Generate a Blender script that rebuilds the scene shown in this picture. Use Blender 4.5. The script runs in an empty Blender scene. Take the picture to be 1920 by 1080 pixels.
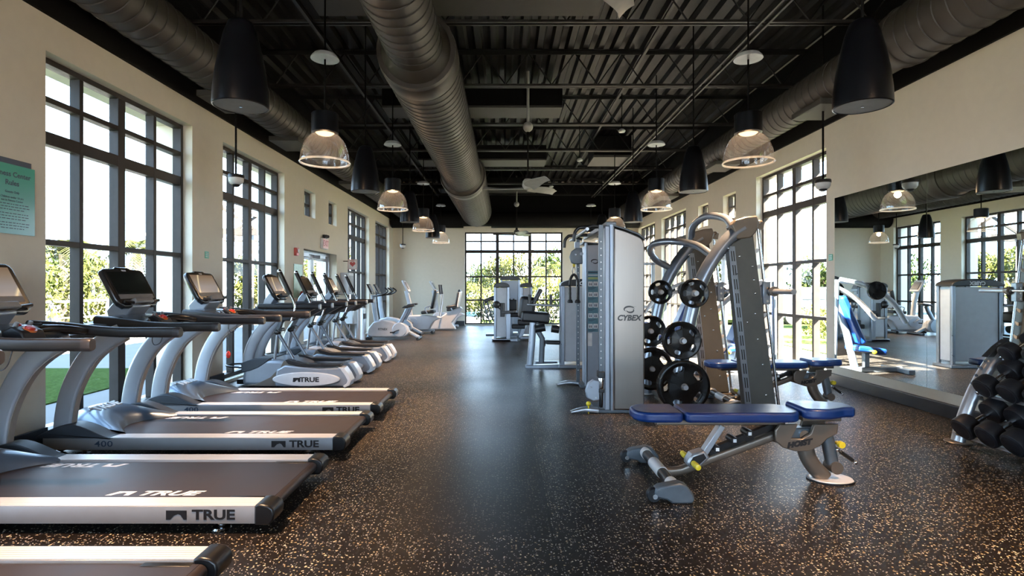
BEAM_W, LAMP_W, SKY, EXPO = 750.0, 15.0, 12.5, 0.0
import bpy, bmesh, math, random
from mathutils import Vector, Matrix
random.seed(7)
C = bpy.context.scene.collection
PI = math.pi
FPX = 1030.0
CX, CY, EYE = 946.0, 538.0, 1.2
def P(px, py, Y):                      # a point of the place at depth Y, from its direction
    return ((px-CX)*Y/FPX, Y, EYE-(py-CY)*Y/FPX)
def R(a): return math.radians(a)
def rotm(rx=0, ry=0, rz=0):
    return (Matrix.Rotation(rz,3,'Z') @ Matrix.Rotation(ry,3,'Y') @ Matrix.Rotation(rx,3,'X'))
def smooth(path, n=6, closed=False):   # Catmull-Rom through the points
    p = [Vector(q) for q in path]; out = []
    m = len(p)
    rng = range(m if closed else m-1)
    for i in rng:
        a = p[(i-1) % m] if (closed or i > 0) else p[0]*2-p[1]
        b = p[i]; c = p[(i+1) % m]
        d = p[(i+2) % m] if (closed or i < m-2) else c*2-b
        for k in range(n):
            t = k/n
            out.append(0.5*((2*b)+(-a+c)*t+(2*a-5*b+4*c-d)*t*t+(-a+3*b-3*c+d)*t**3))
    if not closed: out.append(p[-1])
    return out
def rrect(w, h, r, n=3):               # rounded rectangle section, centred
    pts = []
    for cx, cy, a0 in ((w/2-r, h/2-r, 0), (-w/2+r, h/2-r, 90), (-w/2+r, -h/2+r, 180), (w/2-r, -h/2+r, 270)):
        for k in range(n+1):
            a = R(a0+90*k/n); pts.append((cx+r*math.cos(a), cy+r*math.sin(a)))
    return pts
def circ(r, n=12, sx=1, sy=1):
    return [(r*sx*math.cos(2*PI*k/n), r*sy*math.sin(2*PI*k/n)) for k in range(n)]
class MB:
    def __init__(s): s.v = []; s.f = []
    def add(s, vs, fs):
        b = len(s.v); s.v += [tuple(v) for v in vs]; s.f += [[b+i for i in f] for f in fs]; return s
    def box(s, x0, x1, y0, y1, z0, z1):
        vs = [(x,y,z) for x in (x0,x1) for y in (y0,y1) for z in (z0,z1)]
        return s.add(vs, [(0,1,3,2),(4,6,7,5),(0,4,5,1),(2,3,7,6),(0,2,6,4),(1,5,7,3)])
    def obox(s, c, size, rot=None):
        rot = rot or Matrix.Identity(3); c = Vector(c)
        vs = [c + rot @ Vector((a*size[0]/2, b*size[1]/2, d*size[2]/2)) for a in (-1,1) for b in (-1,1) for d in (-1,1)]
        return s.add(vs, [(0,1,3,2),(4,6,7,5),(0,4,5,1),(2,3,7,6),(0,2,6,4),(1,5,7,3)])
    def sweep(s, path, sec, up=(0,0,1), closed=False, caps=True, scale=None):
        p = [Vector(q) for q in path]; m = len(p); n = len(sec); rings = []
        upv = Vector(up)
        for i in range(m):
            if closed: t = p[(i+1)%m]-p[(i-1)%m]
            else: t = (p[min(i+1,m-1)]-p[max(i-1,0)])
            t.normalize()
            u = upv - t*upv.dot(t)
            if u.length < 1e-3: u = Vector((1,0,0)) - t*t.x
            if u.length < 1e-3: u = Vector((0,1,0)) - t*t.y
            u.normalize(); w = t.cross(u)
            k = scale[i] if scale else 1.0
            rings.append([p[i]+w*(a*k)+u*(b*k) for a,b in sec])
        vs = [v for r in rings for v in r]; fs = []
        for i in range(m if closed else m-1):
            j = (i+1) % m
            for k in range(n):
                l = (k+1) % n
                fs.append((i*n+k, i*n+l, j*n+l, j*n+k))
        if caps and not closed:
            fs.append(tuple(range(n))[::-1]); fs.append(tuple((m-1)*n+k for k in range(n)))
        return s.add(vs, fs)
    def tube(s, path, r, n=12, closed=False, caps=True, scale=None):
        p = [Vector(q) for q in path]
        d = p[-1]-p[0] if not closed else Vector((0,0,0))
        up = (0,0,1) if abs(d.z) < 0.9*d.length or d.length == 0 else (0,1,0)
        return s.sweep(p, circ(r, n), up, closed, caps, scale)
    def bar(s, a, b, w, h, up=(0,0,1)):
        return s.sweep([a,b], [(w/2,h/2),(-w/2,h/2),(-w/2,-h/2),(w/2,-h/2)], up)
    def prism(s, pts, plane, lo, hi):  # pts in plane, extruded along the third axis
        def m(a,b,c): return {'xz':(a,c,b),'xy':(a,b,c),'yz':(c,a,b)}[plane]
        n = len(pts)
        vs = [m(a,b,lo) for a,b in pts]+[m(a,b,hi) for a,b in pts]
        fs = [tuple(range(n)), tuple(range(n,2*n))[::-1]]+[(k,n+k,n+(k+1)%n,(k+1)%n) for k in range(n)]
        return s.add(vs, fs)
    def lathe(s, prof, c=(0,0,0), n=24, axis='z', caps=True, rot=None):
        def m(x,y,z):
            v = {'z':(x,y,z),'x':(z,x,y),'y':(x,z,y)}[axis]
            v = Vector(v)
            if rot: v = rot @ v
            return v+Vector(c)
        vs = []; fs = []
        for r,z in prof:
            for k in range(n): vs.append(m(r*math.cos(2*PI*k/n), r*math.sin(2*PI*k/n), z))
        for i in range(len(prof)-1):
            for k in range(n):
                l = (k+1)%n; fs.append((i*n+k, i*n+l, (i+1)*n+l, (i+1)*n+k))
        if caps:
            if prof[0][0] > 1e-6: fs.append(tuple(range(n))[::-1])
            if prof[-1][0] > 1e-6: fs.append(tuple((len(prof)-1)*n+k for k in range(n)))
        return s.add(vs, fs)
    def sphere(s, c, r, n=16, m=10, sx=1, sy=1, sz=1):
        prof = [(r*math.sin(PI*i/m), -r*math.cos(PI*i/m)) for i in range(m+1)]
        b = len(s.v); s.lathe([(max(a,1e-5),z) for a,z in prof], (0,0,0), n)
        for i in range(b, len(s.v)):
            x,y,z = s.v[i]; s.v[i] = (x*sx+c[0], y*sy+c[1], z*sz+c[2])
        return s
    def grid(s, fn, nu, nv):
        b = [fn(i/nu, j/nv) for i in range(nu+1) for j in range(nv+1)]
        fs = [(i*(nv+1)+j, (i+1)*(nv+1)+j, (i+1)*(nv+1)+j+1, i*(nv+1)+j+1) for i in range(nu) for j in range(nv)]
        return s.add(b, fs)
    def xf(s, M, t=(0,0,0), start=0):
        t = Vector(t)
        for i in range(start, len(s.v)): s.v[i] = tuple(M @ Vector(s.v[i]) + t)
        return s
    def build(s, name, mat, parent=None, bevel=0, label=None, flat=False, org=None, sharp=38, seg=2, solid=0, subd=0):
        me = bpy.data.meshes.new(name)
        if parent is not None:
            r = parent
            while r.parent: r = r.parent
            o = ORG.get(r.name, (0,0,0))
        else:
            if org is None:
                xs=[v[0] for v in s.v]; ys=[v[1] for v in s.v]; zs=[v[2] for v in s.v]
                org = ((min(xs)+max(xs))/2, (min(ys)+max(ys))/2, min(zs))
            o = org
        me.from_pydata([(v[0]-o[0], v[1]-o[1], v[2]-o[2]) for v in s.v], [], s.f)
        me.materials.append(MAT[mat] if isinstance(mat, str) else mat)
        bm = bmesh.new(); bm.from_mesh(me)
        bmesh.ops.remove_doubles(bm, verts=bm.verts, dist=1e-5)
        bmesh.ops.recalc_face_normals(bm, faces=bm.faces)
        if not flat:
            for f in bm.faces: f.smooth = True
            for e in bm.edges:
                if len(e.link_faces) != 2 or e.calc_face_angle(0) > R(sharp): e.smooth = False
        bm.to_mesh(me); bm.free()
        ob = bpy.data.objects.new(name, me); C.objects.link(ob)
        if parent is not None: ob.parent = parent
        else:
            ob.location = o; ORG[ob.name] = o
        if solid:
            m = ob.modifiers.new('thickness','SOLIDIFY'); m.thickness = solid; m.offset = 0
        if bevel:
            m = ob.modifiers.new('bevel','BEVEL'); m.width = bevel; m.segments = seg; m.limit_method = 'ANGLE'; m.angle_limit = R(40); m.harden_normals = False
        if subd:
            m = ob.modifiers.new('sub','SUBSURF'); m.levels = subd; m.render_levels = subd
        if label: ob['label'] = label
        return ob
ORG = {}
def tag(o, label=None, cat=None, group=None, kind=None):
    if label: o['label'] = label
    if cat: o['category'] = cat
    if group: o['group'] = group
    if kind: o['kind'] = kind
    return o
def thing(name, label, cat, loc=(0,0,0), group=None):
    o = bpy.data.objects.new(name, None); C.objects.link(o); o.empty_display_size = 0.1
    o.location = loc; ORG[o.name] = tuple(loc); tag(o, label, cat, group); return o
def kids(o): return [c for c in bpy.data.objects if c.parent == o]
def copy_tree(o, parent=None):
    c = o.copy(); C.objects.link(c)
    if parent is not None: c.parent = parent
    for ch in kids(o):
        copy_tree(ch, c)
    return c
def dup(o, loc, label, group=None, rz=None):
    c = copy_tree(o); c.location = loc; c['label'] = label
    if group: c['group'] = group
    if rz is not None: c.rotation_euler.z = rz
    return c
def struct(mb, name, mat, **k):
    o = mb.build(name, mat, **k); o['kind'] = 'structure'; return o
def lettering(body, size, mat, parent, M, loc, sx=1.0, bold=0.0, depth=0.0012, name='lettering', shear=0.0, align='CENTER', label=None, spacing=1.0):
    """flat text turned into a mesh; M maps text x,y,z(normal) to the place"""
    cu = bpy.data.curves.new('t','FONT'); cu.body = body; cu.size = size; cu.align_x = align; cu.align_y = 'CENTER'
    cu.offset = bold; cu.extrude = depth; cu.shear = shear; cu.resolution_u = 3; cu.space_character = spacing
    t = bpy.data.objects.new('t', cu); C.objects.link(t)
    dg = bpy.context.evaluated_depsgraph_get()
    me = bpy.data.meshes.new_from_object(t.evaluated_get(dg))
    bpy.data.objects.remove(t); 
    mb = MB(); vs = [M @ Vector((v.co.x*sx, v.co.y, v.co.z)) + Vector(loc) for v in me.vertices]
    mb.add(vs, [tuple(p.vertices) for p in me.polygons])
    bpy.data.meshes.remove(me)
    return mb.build(name, mat, parent, flat=True, label=label)
M_FRONT = Matrix(((1,0,0),(0,0,-1),(0,1,0)))      # text faces -Y
M_TOP = Matrix.Identity(3)                         # text faces +Z, reads along +X
M_PX = Matrix(((0,0,1),(1,0,0),(0,1,0)))           # text faces +X, reads along +Y
M_NX = Matrix(((0,0,-1),(-1,0,0),(0,1,0)))         # text faces -X

# ---------------------------------------------------------------- materials
MAT = {}
def nt(name):
    m = bpy.data.materials.new(name); m.use_nodes = True; n = m.node_tree
    for x in list(n.nodes): n.nodes.remove(x)
    out = n.nodes.new('ShaderNodeOutputMaterial'); MAT[name] = m
    return m, n, out
def N(n, typ, **k):
    x = n.nodes.new(typ)
    for a,b in k.items():
        if a in x.inputs: x.inputs[a].default_value = b
        else: setattr(x, a, b)
    return x
def L(n, a, b): n.links.new(a, b)
def ramp(n, stops, interp='LINEAR'):
    r = n.nodes.new('ShaderNodeValToRGB'); r.color_ramp.interpolation = interp
    e = r.color_ramp.elements
    while len(e) < len(stops): e.new(0.5)
    for i,(p,c) in enumerate(stops): e[i].position = p; e[i].color = (c[0],c[1],c[2],1)
    return r
def basic(name, col, rough=0.5, metal=0.0, vary=0.12, scale=12.0, bump=0.0, bscale=60.0, stretch=None, spec=0.5, coat=0.0, rvar=0.06):
    m, n, out = nt(name)
    b = N(n,'ShaderNodeBsdfPrincipled'); b.inputs['Metallic'].default_value = metal
    b.inputs['Specular IOR Level'].default_value = spec
    if coat: b.inputs['Coat Weight'].default_value = coat; b.inputs['Coat Roughness'].default_value = 0.12
    tc = N(n,'ShaderNodeTexCoord'); mp = N(n,'ShaderNodeMapping')
    if stretch: mp.inputs['Scale'].default_value = stretch
    L(n, tc.outputs['Object'], mp.inputs['Vector'])
    nz = N(n,'ShaderNodeTexNoise'); nz.inputs['Scale'].default_value = scale; nz.inputs['Detail'].default_value = 3
    L(n, mp.outputs[0], nz.inputs['Vector'])
    lo = [c*(1-vary) for c in col]; hi = [min(1,c*(1+vary)) for c in col]
    r = ramp(n, [(0.3,lo),(0.7,hi)]); L(n, nz.outputs['Fac'], r.inputs[0]); L(n, r.outputs[0], b.inputs['Base Color'])
    mr = N(n,'ShaderNodeMapRange'); mr.inputs['To Min'].default_value = max(0.02,rough-rvar); mr.inputs['To Max'].default_value = rough+rvar
    L(n, nz.outputs['Fac'], mr.inputs['Value']); L(n, mr.outputs[0], b.inputs['Roughness'])
    if bump:
        n2 = N(n,'ShaderNodeTexNoise'); n2.inputs['Scale'].default_value = bscale; L(n, mp.outputs[0], n2.inputs['Vector'])
        bp = N(n,'ShaderNodeBump'); bp.inputs['Strength'].default_value = bump; bp.inputs['Distance'].default_value = 0.01
        L(n, n2.outputs['Fac'], bp.inputs['Height']); L(n, bp.outputs[0], b.inputs['Normal'])
    L(n, b.outputs[0], out.inputs[0]); return m
basic('wall_paint', (0.65,0.59,0.475), 0.75, vary=0.02, bump=0.03, bscale=150)
basic('black_paint', (0.003,0.003,0.003), 0.8, spec=0.1, vary=0.2)
basic('deck_paint', (0.0042,0.004,0.0039), 0.55, spec=0.2, vary=0.2)
basic('joist_paint', (0.005,0.005,0.005), 0.6, spec=0.2, vary=0.2)
basic('strut_paint', (0.018,0.017,0.016), 0.5, spec=0.2, vary=0.2)
basic('duct_paint', (0.034,0.029,0.024), 0.5, spec=0.25, vary=0.10, scale=3)
basic('duct_seam', (0.03,0.028,0.026), 0.6)
basic('panel_paint', (0.04,0.038,0.034), 0.6, spec=0.2, vary=0.1)
basic('baseboard', (0.02,0.021,0.023), 0.35)
basic('frame_metal', (0.03,0.026,0.024), 0.45, metal=0.0, spec=0.15, vary=0.1)
basic('alu_frame', (0.35,0.36,0.37), 0.35, metal=0.8)
basic('silver', (0.42,0.44,0.47), 0.33, metal=0.75, vary=0.05)
basic('silver_paint', (0.30,0.33,0.375), 0.34, metal=0.45, vary=0.04, coat=0.2)
basic('arc_paint', (0.34,0.37,0.42), 0.36, metal=0.35, vary=0.03, coat=0.2)
basic('arc_edge', (0.30,0.27,0.25), 0.4, metal=0.3)
basic('rail_alu', (0.66,0.64,0.63), 0.38, metal=0.25, vary=0.04, stretch=(0.5,30,30), rvar=0.08)
basic('rail_side', (0.20,0.205,0.22), 0.4, metal=0.25, vary=0.03)
basic('hood_paint', (0.09,0.125,0.175), 0.3, metal=0.35, vary=0.05, coat=0.5)
basic('hood_light', (0.36,0.42,0.50), 0.32, metal=0.4, vary=0.04, coat=0.3)
basic('shield', (0.028,0.036,0.048), 0.5)
basic('belt', (0.034,0.025,0.024), 0.45, spec=0.28, vary=0.15, scale=5, bump=0.05, bscale=400)
basic('belt_print', (0.75,0.74,0.76), 0.5)
basic('ink', (0.01,0.01,0.012), 0.4)
basic('ink_blue', (0.015,0.035,0.07), 0.5)
basic('white_ink', (0.8,0.8,0.8), 0.5)
basic('black_plastic', (0.007,0.007,0.008), 0.32, vary=0.2)
basic('dark_plastic', (0.016,0.018,0.022), 0.38, vary=0.15)
basic('grip', (0.013,0.011,0.011), 0.42, vary=0.2, spec=0.35)
basic('grip_grey', (0.03,0.027,0.03), 0.4, vary=0.1, spec=0.3)
basic('end_tan', (0.14,0.08,0.045), 0.4)
basic('console_black', (0.015,0.016,0.018), 0.25, coat=0.4)
basic('console_grey', (0.20,0.20,0.205), 0.4)
basic('screen_off', (0.01,0.014,0.014), 0.12, coat=0.6)
basic('red_plastic', (0.55,0.03,0.02), 0.35)
basic('orange_plastic', (0.7,0.16,0.03), 0.35)
basic('yellow_plastic', (0.75,0.58,0.03), 0.35)
basic('chrome', (0.62,0.63,0.65), 0.14, metal=1.0, vary=0.04)
basic('steel_brush', (0.23,0.21,0.19), 0.30, metal=0.95, vary=0.02, scale=3, stretch=(14,14,0.4), rvar=0.015)
basic('shroud_panel', (0.36,0.40,0.46), 0.42, metal=0.4, vary=0.04)
basic('shroud_white', (0.42,0.44,0.47), 0.4, metal=0.2, vary=0.04)
basic('machine_silver', (0.27,0.30,0.345), 0.30, metal=0.75, vary=0.04)
basic('machine_dark', (0.12,0.14,0.16), 0.4, metal=0.5)
basic('upright_grey', (0.095,0.095,0.088), 0.45, metal=0.3, vary=0.06)
basic('slot_black', (0.005,0.005,0.006), 0.6)
basic('taupe', (0.185,0.155,0.128), 0.33, metal=0.6, vary=0.05)
basic('pad_blue', (0.003,0.026,0.135), 0.34, vary=0.08, bump=0.06, bscale=250, coat=0.2)
basic('pad_black', (0.012,0.013,0.016), 0.42, vary=0.15, bump=0.05, bscale=250)
basic('iron', (0.003,0.003,0.0033), 0.26, vary=0.3, spec=0.25)
basic('rubber', (0.008,0.009,0.012), 0.5, vary=0.2, spec=0.35)
basic('white_plastic', (0.52,0.54,0.57), 0.35, vary=0.04, coat=0.2)
basic('bike_grey', (0.42,0.48,0.55), 0.35, metal=0.2, vary=0.05)
basic('stainless', (0.5,0.54,0.58), 0.3, metal=0.9, vary=0.04, stretch=(20,20,0.6))
basic('speaker_black', (0.003,0.0035,0.005), 0.3, spec=0.2, vary=0.1)
basic('speaker_grille', (0.16,0.16,0.155), 0.55)
basic('camera_white', (0.55,0.56,0.56), 0.3)
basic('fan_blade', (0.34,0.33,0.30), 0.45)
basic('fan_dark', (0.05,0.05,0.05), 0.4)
basic('sign_red', (0.45,0.07,0.06), 0.4)
basic('sign_pink', (0.75,0.42,0.38), 0.4)
basic('sign_white', (0.75,0.72,0.70), 0.4)
basic('sign_green', (0.03,0.30,0.20), 0.4)
basic('pale_green', (0.35,0.55,0.40), 0.25)
basic('placard_blue', (0.10,0.22,0.28), 0.4)
basic('placard_green', (0.38,0.45,0.18), 0.4)
basic('concrete', (0.11,0.108,0.105), 0.8, vary=0.06, scale=2, spec=0.05)
basic('lawn', (0.030,0.046,0.014), 0.9, vary=0.35, scale=30, spec=0.0)
basic('trunk', (0.28,0.21,0.14), 0.8, vary=0.3)
basic('beige_render', (0.085,0.065,0.05), 0.8, vary=0.06)
basic('pool_blue', (0.01,0.04,0.06), 0.1, vary=0.1)
basic('canvas_blue', (0.02,0.045,0.08), 0.7)
basic('car_paint', (0.06,0.07,0.085), 0.25, metal=0.4, coat=0.5)
basic('car_glass', (0.03,0.04,0.05), 0.1)
basic('tyre', (0.02,0.02,0.02), 0.7)
basic('white_rail', (0.10,0.10,0.11), 0.5)
basic('terra', (0.45,0.3,0.22), 0.8)

def leafmat(name, a, b):
    m, n, out = nt(name)
    d = N(n,'ShaderNodeBsdfDiffuse'); t = N(n,'ShaderNodeBsdfTranslucent'); mx = N(n,'ShaderNodeMixShader'); mx.inputs[0].default_value = 0.4
    tc = N(n,'ShaderNodeTexCoord'); nz = N(n,'ShaderNodeTexNoise'); nz.inputs['Scale'].default_value = 3.5
    L(n, tc.outputs['Object'], nz.inputs['Vector']); r = ramp(n, [(0.35,a),(0.65,b)]); L(n, nz.outputs['Fac'], r.inputs[0])
    L(n, r.outputs[0], d.inputs['Color']); L(n, r.outputs[0], t.inputs['Color'])
    L(n, d.outputs[0], mx.inputs[1]); L(n, t.outputs[0], mx.inputs[2]); L(n, mx.outputs[0], out.inputs[0])
leafmat('leaf_yellow', (0.022,0.030,0.008), (0.075,0.075,0.022))
leafmat('leaf_green', (0.010,0.020,0.006), (0.035,0.045,0.014))
leafmat('leaf_palm', (0.02,0.03,0.010), (0.06,0.065,0.022))

def floor_mat():
    m, n, out = nt('rubber_floor')
    b = N(n,'ShaderNodeBsdfPrincipled'); tc = N(n,'ShaderNodeTexCoord')
    nz0 = N(n,'ShaderNodeTexNoise'); nz0.inputs['Scale'].default_value = 55; nz0.inputs['Detail'].default_value = 2
    L(n, tc.outputs['Object'], nz0.inputs['Vector'])
    sub = N(n,'ShaderNodeVectorMath'); sub.operation = 'SUBTRACT'; sub.inputs[1].default_value = (0.5,0.5,0.5); L(n, nz0.outputs['Color'], sub.inputs[0])
    scl = N(n,'ShaderNodeVectorMath'); scl.operation = 'SCALE'; scl.inputs['Scale'].default_value = 0.022; L(n, sub.outputs[0], scl.inputs[0])
    add = N(n,'ShaderNodeVectorMath'); add.operation = 'ADD'; L(n, tc.outputs['Object'], add.inputs[0]); L(n, scl.outputs[0], add.inputs[1])
    base = ramp(n, [(0.3,(0.0075,0.0058,0.0052)),(0.7,(0.013,0.0102,0.0090))])
    nz1 = N(n,'ShaderNodeTexNoise'); nz1.inputs['Scale'].default_value = 1.3; nz1.inputs['Detail'].default_value = 5; L(n, tc.outputs['Object'], nz1.inputs['Vector']); L(n, nz1.outputs['Fac'], base.inputs[0])
    cur = base.outputs[0]
    sx0 = N(n,'ShaderNodeSeparateXYZ'); L(n, tc.outputs['Object'], sx0.inputs[0])
    def mrange(src, a, b, c=0.0, d=1.0):
        q = N(n,'ShaderNodeMapRange'); q.interpolation_type = 'SMOOTHSTEP'; q.inputs['From Min'].default_value = a; q.inputs['From Max'].default_value = b; q.inputs['To Min'].default_value = c; q.inputs['To Max'].default_value = d; L(n, src, q.inputs['Value']); return q.outputs[0]
    def mul(a, b):
        q = N(n,'ShaderNodeMath'); q.operation = 'MULTIPLY'; L(n, a, q.inputs[0]); L(n, b, q.inputs[1]); return q.outputs[0]
    plain = mul(mul(mrange(sx0.outputs[0], -0.75, -0.25), mrange(sx0.outputs[0], 0.229, 0.231, 1.0, 0.45)), mul(mrange(sx0.outputs[1], 2.665, 2.675), mrange(sx0.outputs[0], 0.5, 1.0, 1.0, 0.0)))
    keep = N(n,'ShaderNodeMapRange'); keep.inputs['To Min'].default_value = 1.0; keep.inputs['To Max'].default_value = 0.3; L(n, plain, keep.inputs['Value'])
    for sc, thr, pick, col_a, col_b in ((54, 0.20, 0.72, (0.50,0.36,0.19), (0.68,0.58,0.42)), (90, 0.22, 0.76, (0.26,0.22,0.18), (0.55,0.50,0.44))):
        v = N(n,'ShaderNodeTexVoronoi'); v.voronoi_dimensions = '2D'; v.inputs['Scale'].default_value = sc; L(n, add.outputs[0], v.inputs['Vector'])
        lt = N(n,'ShaderNodeMath'); lt.operation = 'LESS_THAN'; lt.inputs[1].default_value = thr; L(n, v.outputs['Distance'], lt.inputs[0])
        sp = N(n,'ShaderNodeSeparateColor'); L(n, v.outputs['Color'], sp.inputs[0])
        gt = N(n,'ShaderNodeMath'); gt.operation = 'GREATER_THAN'; gt.inputs[1].default_value = pick; L(n, sp.outputs[0], gt.inputs[0])
        mu = N(n,'ShaderNodeMath'); mu.operation = 'MULTIPLY'; L(n, lt.outputs[0], mu.inputs[0]); L(n, gt.outputs[0], mu.inputs[1])
        cr = ramp(n, [(0.2,col_a),(0.8,col_b)]); L(n, sp.outputs[1], cr.inputs[0])
        mx = N(n,'ShaderNodeMix'); mx.data_type = 'RGBA'; L(n, mul(mu.outputs[0], keep.outputs[0]), mx.inputs[0]); L(n, cur, mx.inputs[6]); L(n, cr.outputs[0], mx.inputs[7]); cur = mx.outputs[2]
    # seams of the rubber tiles
    sx = N(n,'ShaderNodeSeparateXYZ'); L(n, tc.outputs['Object'], sx.inputs[0])
    seam = None
    for ax, off, per in ((0, -0.23, 1.83), (1, -2.67, 3.66)):
        a = N(n,'ShaderNodeMath'); a.operation = 'ADD'; a.inputs[1].default_value = off+100*per; L(n, sx.outputs[ax], a.inputs[0])
        md = N(n,'ShaderNodeMath'); md.operation = 'MODULO'; md.inputs[1].default_value = per; L(n, a.outputs[0], md.inputs[0])
        l2 = N(n,'ShaderNodeMath'); l2.operation = 'LESS_THAN'; l2.inputs[1].default_value = 0.006; L(n, md.outputs[0], l2.inputs[0])
        if seam is None: seam = l2
        else:
            mm = N(n,'ShaderNodeMath'); mm.operation = 'MAXIMUM'; L(n, seam.outputs[0], mm.inputs[0]); L(n, l2.outputs[0], mm.inputs[1]); seam = mm
    mx = N(n,'ShaderNodeMix'); mx.data_type = 'RGBA'; L(n, seam.outputs[0], mx.inputs[0]); L(n, cur, mx.inputs[6]); mx.inputs[7].default_value = (0.004,0.004,0.004,1)
    L(n, mx.outputs[2], b.inputs['Base Color'])
    mr = N(n,'ShaderNodeMapRange'); mr.inputs['To Min'].default_value = 0.30; mr.inputs['To Max'].default_value = 0.44
    L(n, nz1.outputs['Fac'], mr.inputs['Value']); L(n, mr.outputs[0], b.inputs['Roughness'])
    nb = N(n,'ShaderNodeTexNoise'); nb.inputs['Scale'].default_value = 160; nb.inputs['Detail'].default_value = 3; L(n, tc.outputs['Object'], nb.inputs['Vector'])
    bp = N(n,'ShaderNodeBump'); bp.inputs['Strength'].default_value = 0.10; bp.inputs['Distance'].default_value = 0.004
    L(n, nb.outputs['Fac'], bp.inputs['Height']); L(n, bp.outputs[0], b.inputs['Normal'])
    b.inputs['Specular IOR Level'].default_value = 0.24
    L(n, b.outputs[0], out.inputs[0])
floor_mat()
def front_only(n, fr):                 # no false total reflection on the far face of a pane
    g = N(n,'ShaderNodeNewGeometry'); k = N(n,'ShaderNodeMath'); k.operation = 'SUBTRACT'; k.inputs[0].default_value = 1.0; L(n, g.outputs['Backfacing'], k.inputs[1])
    m = N(n,'ShaderNodeMath'); m.operation = 'MULTIPLY'; L(n, fr.outputs[0], m.inputs[0]); L(n, k.outputs[0], m.inputs[1]); return m.outputs[0]
def glass_mat():
    m, n, out = nt('window_glass')
    t = N(n,'ShaderNodeBsdfTransparent'); t.inputs[0].default_value = (0.95,0.97,0.98,1); g = N(n,'ShaderNodeBsdfGlossy'); g.inputs['Roughness'].default_value = 0.02
    fr = N(n,'ShaderNodeFresnel'); fr.inputs[0].default_value = 1.2; mx = N(n,'ShaderNodeMixShader')
    L(n, front_only(n, fr), mx.inputs[0]); L(n, t.outputs[0], mx.inputs[1]); L(n, g.outputs[0], mx.inputs[2]); L(n, mx.outputs[0], out.inputs[0])
glass_mat()
def mirror_mat():
    m, n, out = nt('mirror_glass')
    g = N(n,'ShaderNodeBsdfGlossy'); g.inputs['Roughness'].default_value = 0.0
    tc = N(n,'ShaderNodeTexCoord'); nz = N(n,'ShaderNodeTexNoise'); nz.inputs['Scale'].default_value = 2; L(n, tc.outputs['Object'], nz.inputs['Vector'])
    r = ramp(n, [(0.3,(0.74,0.83,0.84)),(0.7,(0.77,0.85,0.86))]); L(n, nz.outputs['Fac'], r.inputs[0]); L(n, r.outputs[0], g.inputs['Color'])
    L(n, g.outputs[0], out.inputs[0])
mirror_mat()
def acrylic_mat(name, tr, col, gl):
    m, n, out = nt(name)
    t = N(n,'ShaderNodeBsdfTransparent'); s = N(n,'ShaderNodeBsdfTranslucent'); s.inputs[0].default_value = (*col,1)
    d = N(n,'ShaderNodeBsdfDiffuse'); d.inputs[0].default_value = (*col,1)
    g = N(n,'ShaderNodeBsdfGlossy'); g.inputs['Roughness'].default_value = 0.08
    w = N(n,'ShaderNodeTexWave'); w.inputs['Scale'].default_value = 1.0
    tc = N(n,'ShaderNodeTexCoord'); nz = N(n,'ShaderNodeTexNoise'); nz.inputs['Scale'].default_value = 9; L(n, tc.outputs['Object'], nz.inputs['Vector'])
    n.nodes.remove(w)
    a = N(n,'ShaderNodeMixShader'); a.inputs[0].default_value = 0.3; L(n, s.outputs[0], a.inputs[1]); L(n, d.outputs[0], a.inputs[2])
    b = N(n,'ShaderNodeMixShader'); mr = N(n,'ShaderNodeMapRange'); mr.inputs['To Min'].default_value = (1-tr)*0.4; mr.inputs['To Max'].default_value = (1-tr)*1.6
    L(n, nz.outputs['Fac'], mr.inputs['Value']); L(n, mr.outputs[0], b.inputs[0]); L(n, t.outputs[0], b.inputs[1]); L(n, a.outputs[0], b.inputs[2])
    c = N(n,'ShaderNodeMixShader'); fr = N(n,'ShaderNodeFresnel'); fr.inputs[0].default_value = 1.45; ad = N(n,'ShaderNodeMath'); ad.operation = 'ADD'; ad.inputs[1].default_value = gl; L(n, front_only(n, fr), ad.inputs[0]); L(n, ad.outputs[0], c.inputs[0]); L(n, b.outputs[0], c.inputs[1]); L(n, g.outputs[0], c.inputs[2])
    L(n, c.outputs[0], out.inputs[0])
acrylic_mat('shade_acrylic', 0.955, (0.62,0.64,0.70), 0.08); acrylic_mat('rim_acrylic', 0.12, (0.95,0.93,0.9), 0.03)
def emit(name, col, s):
    m, n, out = nt(name); e = N(n,'ShaderNodeEmission'); e.inputs[0].default_value = (*col,1); e.inputs[1].default_value = s
    L(n, e.outputs[0], out.inputs[0])
emit('bulb', (1,0.62,0.33), 3.0)
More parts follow.
